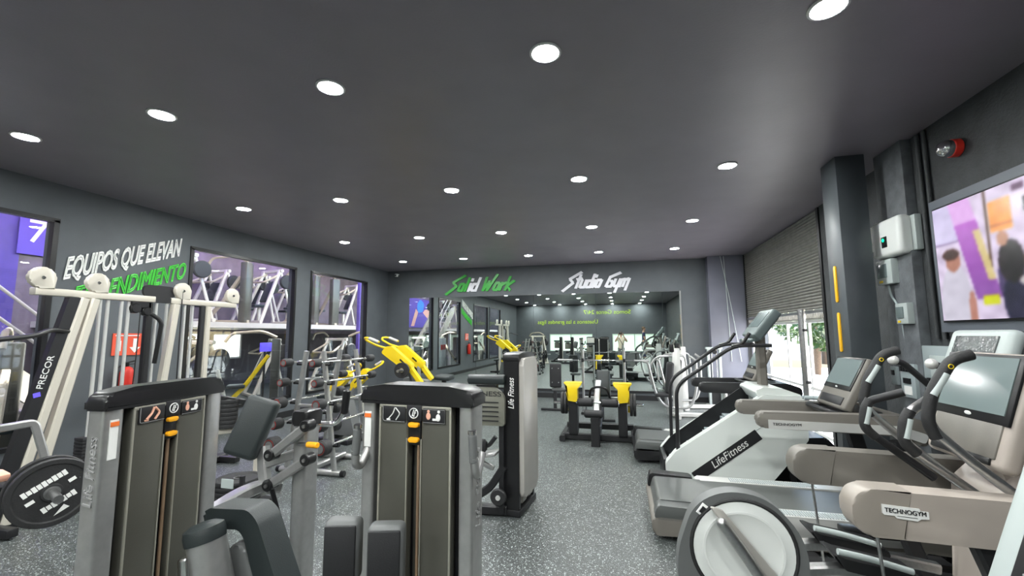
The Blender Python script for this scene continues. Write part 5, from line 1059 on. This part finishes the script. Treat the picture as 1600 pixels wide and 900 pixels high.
los = [(H1, -8.0, 9.5, 120, 'boom machine low in the hall below the two bright windows'), (H0, -8.3, 11.4, 80, 'A-frame machine low in the hall at the right of the middle window'), (H2, -8.2, 12.6, 200, 'yellow-beamed machine low in the hall beyond the right window'), (H1, -8.0, 13.9, 60, 'boom machine low in the hall at the far end'),
       (H0, -9.6, 10.4, 60, 'A-frame machine under the upper deck behind the middle window'), (H1, -9.9, 12.9, 100, 'boom machine under the upper deck behind the right window'), (H1, -9.6, 7.6, 80, 'boom machine under the upper deck at the left of the middle window'), (H0, -8.0, 6.7, 90, 'A-frame machine low in the hall just behind the left wall'), (H1, -7.7, 3.9, 150, 'boom machine low in the hall beyond the leftmost glass'), (H0, -7.9, .3, 70, 'A-frame machine low in the hall, seen in the mirror'), (H1, -8.0, -2.2, 100, 'boom machine low in the hall, seen in the mirror')]
for p, x, y, a, lab in los: dup(p, (x, y, 0), R(a), lab, 'machines in the hall')
t = thing('monitor', 'blue-lit screen on a stand low in the hall beyond the middle window', 'monitor', (-8.6, 9.1, 0))
part('screen', 'bluescreen', t, lambda b: b.box((-8.6, 9.1, 1.36), (.05, .34, .22), bev=.01)); part('stand', 'satin', t, lambda b: (b.cyl((-8.62, 9.1, .02), (-8.62, 9.1, 1.28), .025), b.box((-8.62, 9.1, .02), (.3, .3, .04), bev=.01)))
t = thing('hall_locker', 'white and red cabinet low in the hall beyond the leftmost glass', 'cabinet', (-7.75, 5.25, 0))
part('body', 'white', t, lambda b: b.box((-7.75, 5.25, .75), (.4, .9, 1.5), bev=.01)); part('red_door', 'red', t, lambda b: [b.box((-7.54, 4.98+.3*k, 1.1), (.03, .2, .22), bev=.005) for k in range(2)])

# ================================================================ MACHINES BEHIND THE CAMERA (seen in the mirror)
dup(T3, (-2.6, -1.2, 0), R(84), 'black-posted weight machine seen in the mirror, left of the photographer'); dup(T3, (-3.4, -2.6, 0), R(84), 'black-posted weight machine seen in the mirror, rear left')
dup(T3, (-.9, -2.4, 0), R(170), 'black-posted weight machine seen in the mirror, just left of the photographer'); dup(T3, (-1.7, -3.2, 0), R(175), 'black-posted weight machine seen in the mirror, by the lit office window')
dup(TA, (.35, -2.0, 0), 0, 'treadmill behind the photographer, seen in the mirror'); dup(TA, (.35, -3.4, 0), 0, 'rear treadmill behind the photographer, seen in the mirror'); dup(CT, (2.1, -1.0, 0), 0, 'cross trainer behind the photographer, seen in the mirror')
dup(H0, (-4.6, -1.6, 0), R(60), 'A-frame machine inside the gym behind the camera, seen in the mirror'); dup(H1, (-4.9, -3.4, 0), R(20), 'boom machine inside the gym behind the camera, seen in the mirror')

# ================================================================ PEOPLE
def skin_mesh(nodes, edges, sub=2):
    me = bpy.data.meshes.new('skin'); me.from_pydata([n[0] for n in nodes], edges, [])
    o = bpy.data.objects.new('skin', me); COL.objects.link(o)
    o.modifiers.new('s', 'SKIN'); m = o.modifiers.new('u', 'SUBSURF'); m.levels = m.render_levels = sub
    for v, n in zip(me.skin_vertices[0].data, nodes): v.radius = n[1] if isinstance(n[1], tuple) else (n[1], n[1])
    me.skin_vertices[0].data[0].use_root = True
    bpy.context.view_layer.update()
    r = bpy.data.meshes.new_from_object(o.evaluated_get(bpy.context.evaluated_depsgraph_get())); bpy.data.objects.remove(o); return r
def attach(me, name, m, parent):
    me.materials.clear(); me.materials.append(M[m]); me.name = name
    for p in me.polygons: p.use_smooth = True
    o = bpy.data.objects.new(name, me); COL.objects.link(o); o.parent = parent; MATS[o] = xf(parent); return o
def person(label, loc, rz, arms, shirt, trouser, hair, group=None):
    t = thing('person', label, 'person', loc, rz, group)
    N = [((0, 0, .96), (.14, .105)), ((0, 0, 1.14), (.125, .09)), ((0, 0, 1.32), (.155, .105)), ((0, -.01, 1.45), (.07, .065)), ((0, .0, 1.54), .052), ((0, .015, 1.60), (.066, .08)), ((0, .015, 1.67), (.076, .095)), ((0, .0, 1.745), (.055, .065))]
    E_ = [(i, i+1) for i in range(7)]
    def add(p, r, par): N.append((p, r)); E_.append((par, len(N)-1)); return len(N)-1
    up = []
    for s, (el, wr, hd) in zip((-1, 1), arms):
        sh = add((s*.175, -.01, 1.41), .062, 2); e = add(el, .042, sh); w = add(wr, .027, e)
        hd = Vector(hd); wv = Vector(wr); d = hd.normalized(); side = d.cross(Vector((0, 1, 0)) if abs(d.y) < .8 else Vector((0, 0, 1))).normalized()
        pm = add(tuple(wv+d*.055), (.038, .018), w)
        for k in range(4):
            off = side*(.030-.020*k); L = (.070, .080, .075, .058)[k]; c1 = wv+d*.085+off
            a = add(tuple(c1), .0095, pm); b_ = add(tuple(c1+d*L*.45+Vector((0, .012, 0))), .0085, a); add(tuple(c1+d*L*.75+Vector((0, .034, 0))), .0075, b_)
        th = add(tuple(wv+d*.03+side*.035), .011, pm); add(tuple(wv+d*.065+side*.055+Vector((0, .015, 0))), .009, th)
    for s in (-1, 1):
        h = add((s*.09, 0, .88), .088, 0); k = add((s*.10, .015, .50), .056, h); a = add((s*.10, -.01, .10), .036, k); add((s*.115, .13, .035), (.034, .026), a)
    me = skin_mesh(N, E_)
    b = MB(); b.bm.from_mesh(me); bpy.data.meshes.remove(me)
    b.ball((0, .094, 1.655), .016, (.8, 1.1, 1.4), 10); [b.ball((s*.066, .01, 1.66), .024, (.35, .8, 1.2), 10) for s in (-1, 1)]
    bd = b.build('body', 'skin', t, False, 80)
    part('eye', 'whitelabel', t, lambda b: [b.ball((s*.030, .080, 1.675), .011, n=8) for s in (-1, 1)], False); part('mouth', 'red', t, lambda b: b.ball((0, .078, 1.605), .018, (1, .3, .25), 8), False)
    attach(skin_mesh([((0, 0, .80), (.165, .125)), ((0, 0, 1.14), (.145, .108)), ((0, 0, 1.32), (.172, .122)), ((0, -.005, 1.43), (.085, .078))]+[q for s, (el, wr, hd) in zip((-1, 1), arms) for q in (((s*.18, -.01, 1.41), .078), (tuple(Vector((s*.18, -.01, 1.41)).lerp(Vector(el), .72)), .064))], [(0, 1), (1, 2), (2, 3), (2, 4), (4, 5), (2, 6), (6, 7)]), 'shirt', shirt, t)
    attach(skin_mesh([((0, 0, .98), (.152, .116)), ((-.095, 0, .86), .098), ((-.10, .015, .50), .070), ((-.10, -.01, .12), .056), ((.095, 0, .86), .098), ((.10, .015, .50), .070), ((.10, -.01, .12), .056)], [(0, 1), (1, 2), (2, 3), (0, 4), (4, 5), (5, 6)]), 'trousers', trouser, t)
    for s in (-1, 1): part('shoe', 'black', t, lambda b: b.prism(rounded([(-.07, 0), (.20, 0), (.20, .04), (.08, .09), (-.06, .10)], .03), (s*.108, 0, 0), Y3, Z3, .09, bev=.02), False)
    part('hair', hair, t, lambda b: (b.ball((0, -.012, 1.705), .096, (.88, 1.0, .80), 16), b.ball((0, -.045, 1.65), .075, (.95, .7, 1.1), 14)), False)
    return t
arm_photo = (((-.30, .14, 1.24), (-.115, .30, 1.56), (.18, .45, .85)), ((.30, .14, 1.24), (.115, .30, 1.56), (-.18, .45, .85)))
pr = person('person in a beige shirt holding a phone up with both hands, seen in the mirror', (.03, -.47, 0), 0, arm_photo, 'shirt', 'trouser', 'hair')
part('strap', 'black', pr, lambda b: b.tube([(-.12, .07, 1.44), (.0, .135, 1.25), (.12, .12, 1.0)], .015, .1), False)
t = thing('phone', 'dark phone held up by the person in the beige shirt', 'phone', (0, -.045, 1.66)); part('case', 'black', t, lambda b: b.box((0, -.045, 1.655), (.165, .009, .078), bev=.004)); part('lens_block', 'satin', t, lambda b: b.box((.05, -.039, 1.665), (.035, .004, .035), bev=.001))
arm_down = (((-.24, .02, 1.14), (-.22, .14, .94), (.1, .5, -.6)), ((.24, .02, 1.14), (.22, .14, .94), (-.1, .5, -.6)))
person('person in a navy top standing on the rear treadmill, seen small in the mirror', (1.25, -2.0, .262), R(-90), arm_down, 'navy', 'navy', 'bark')
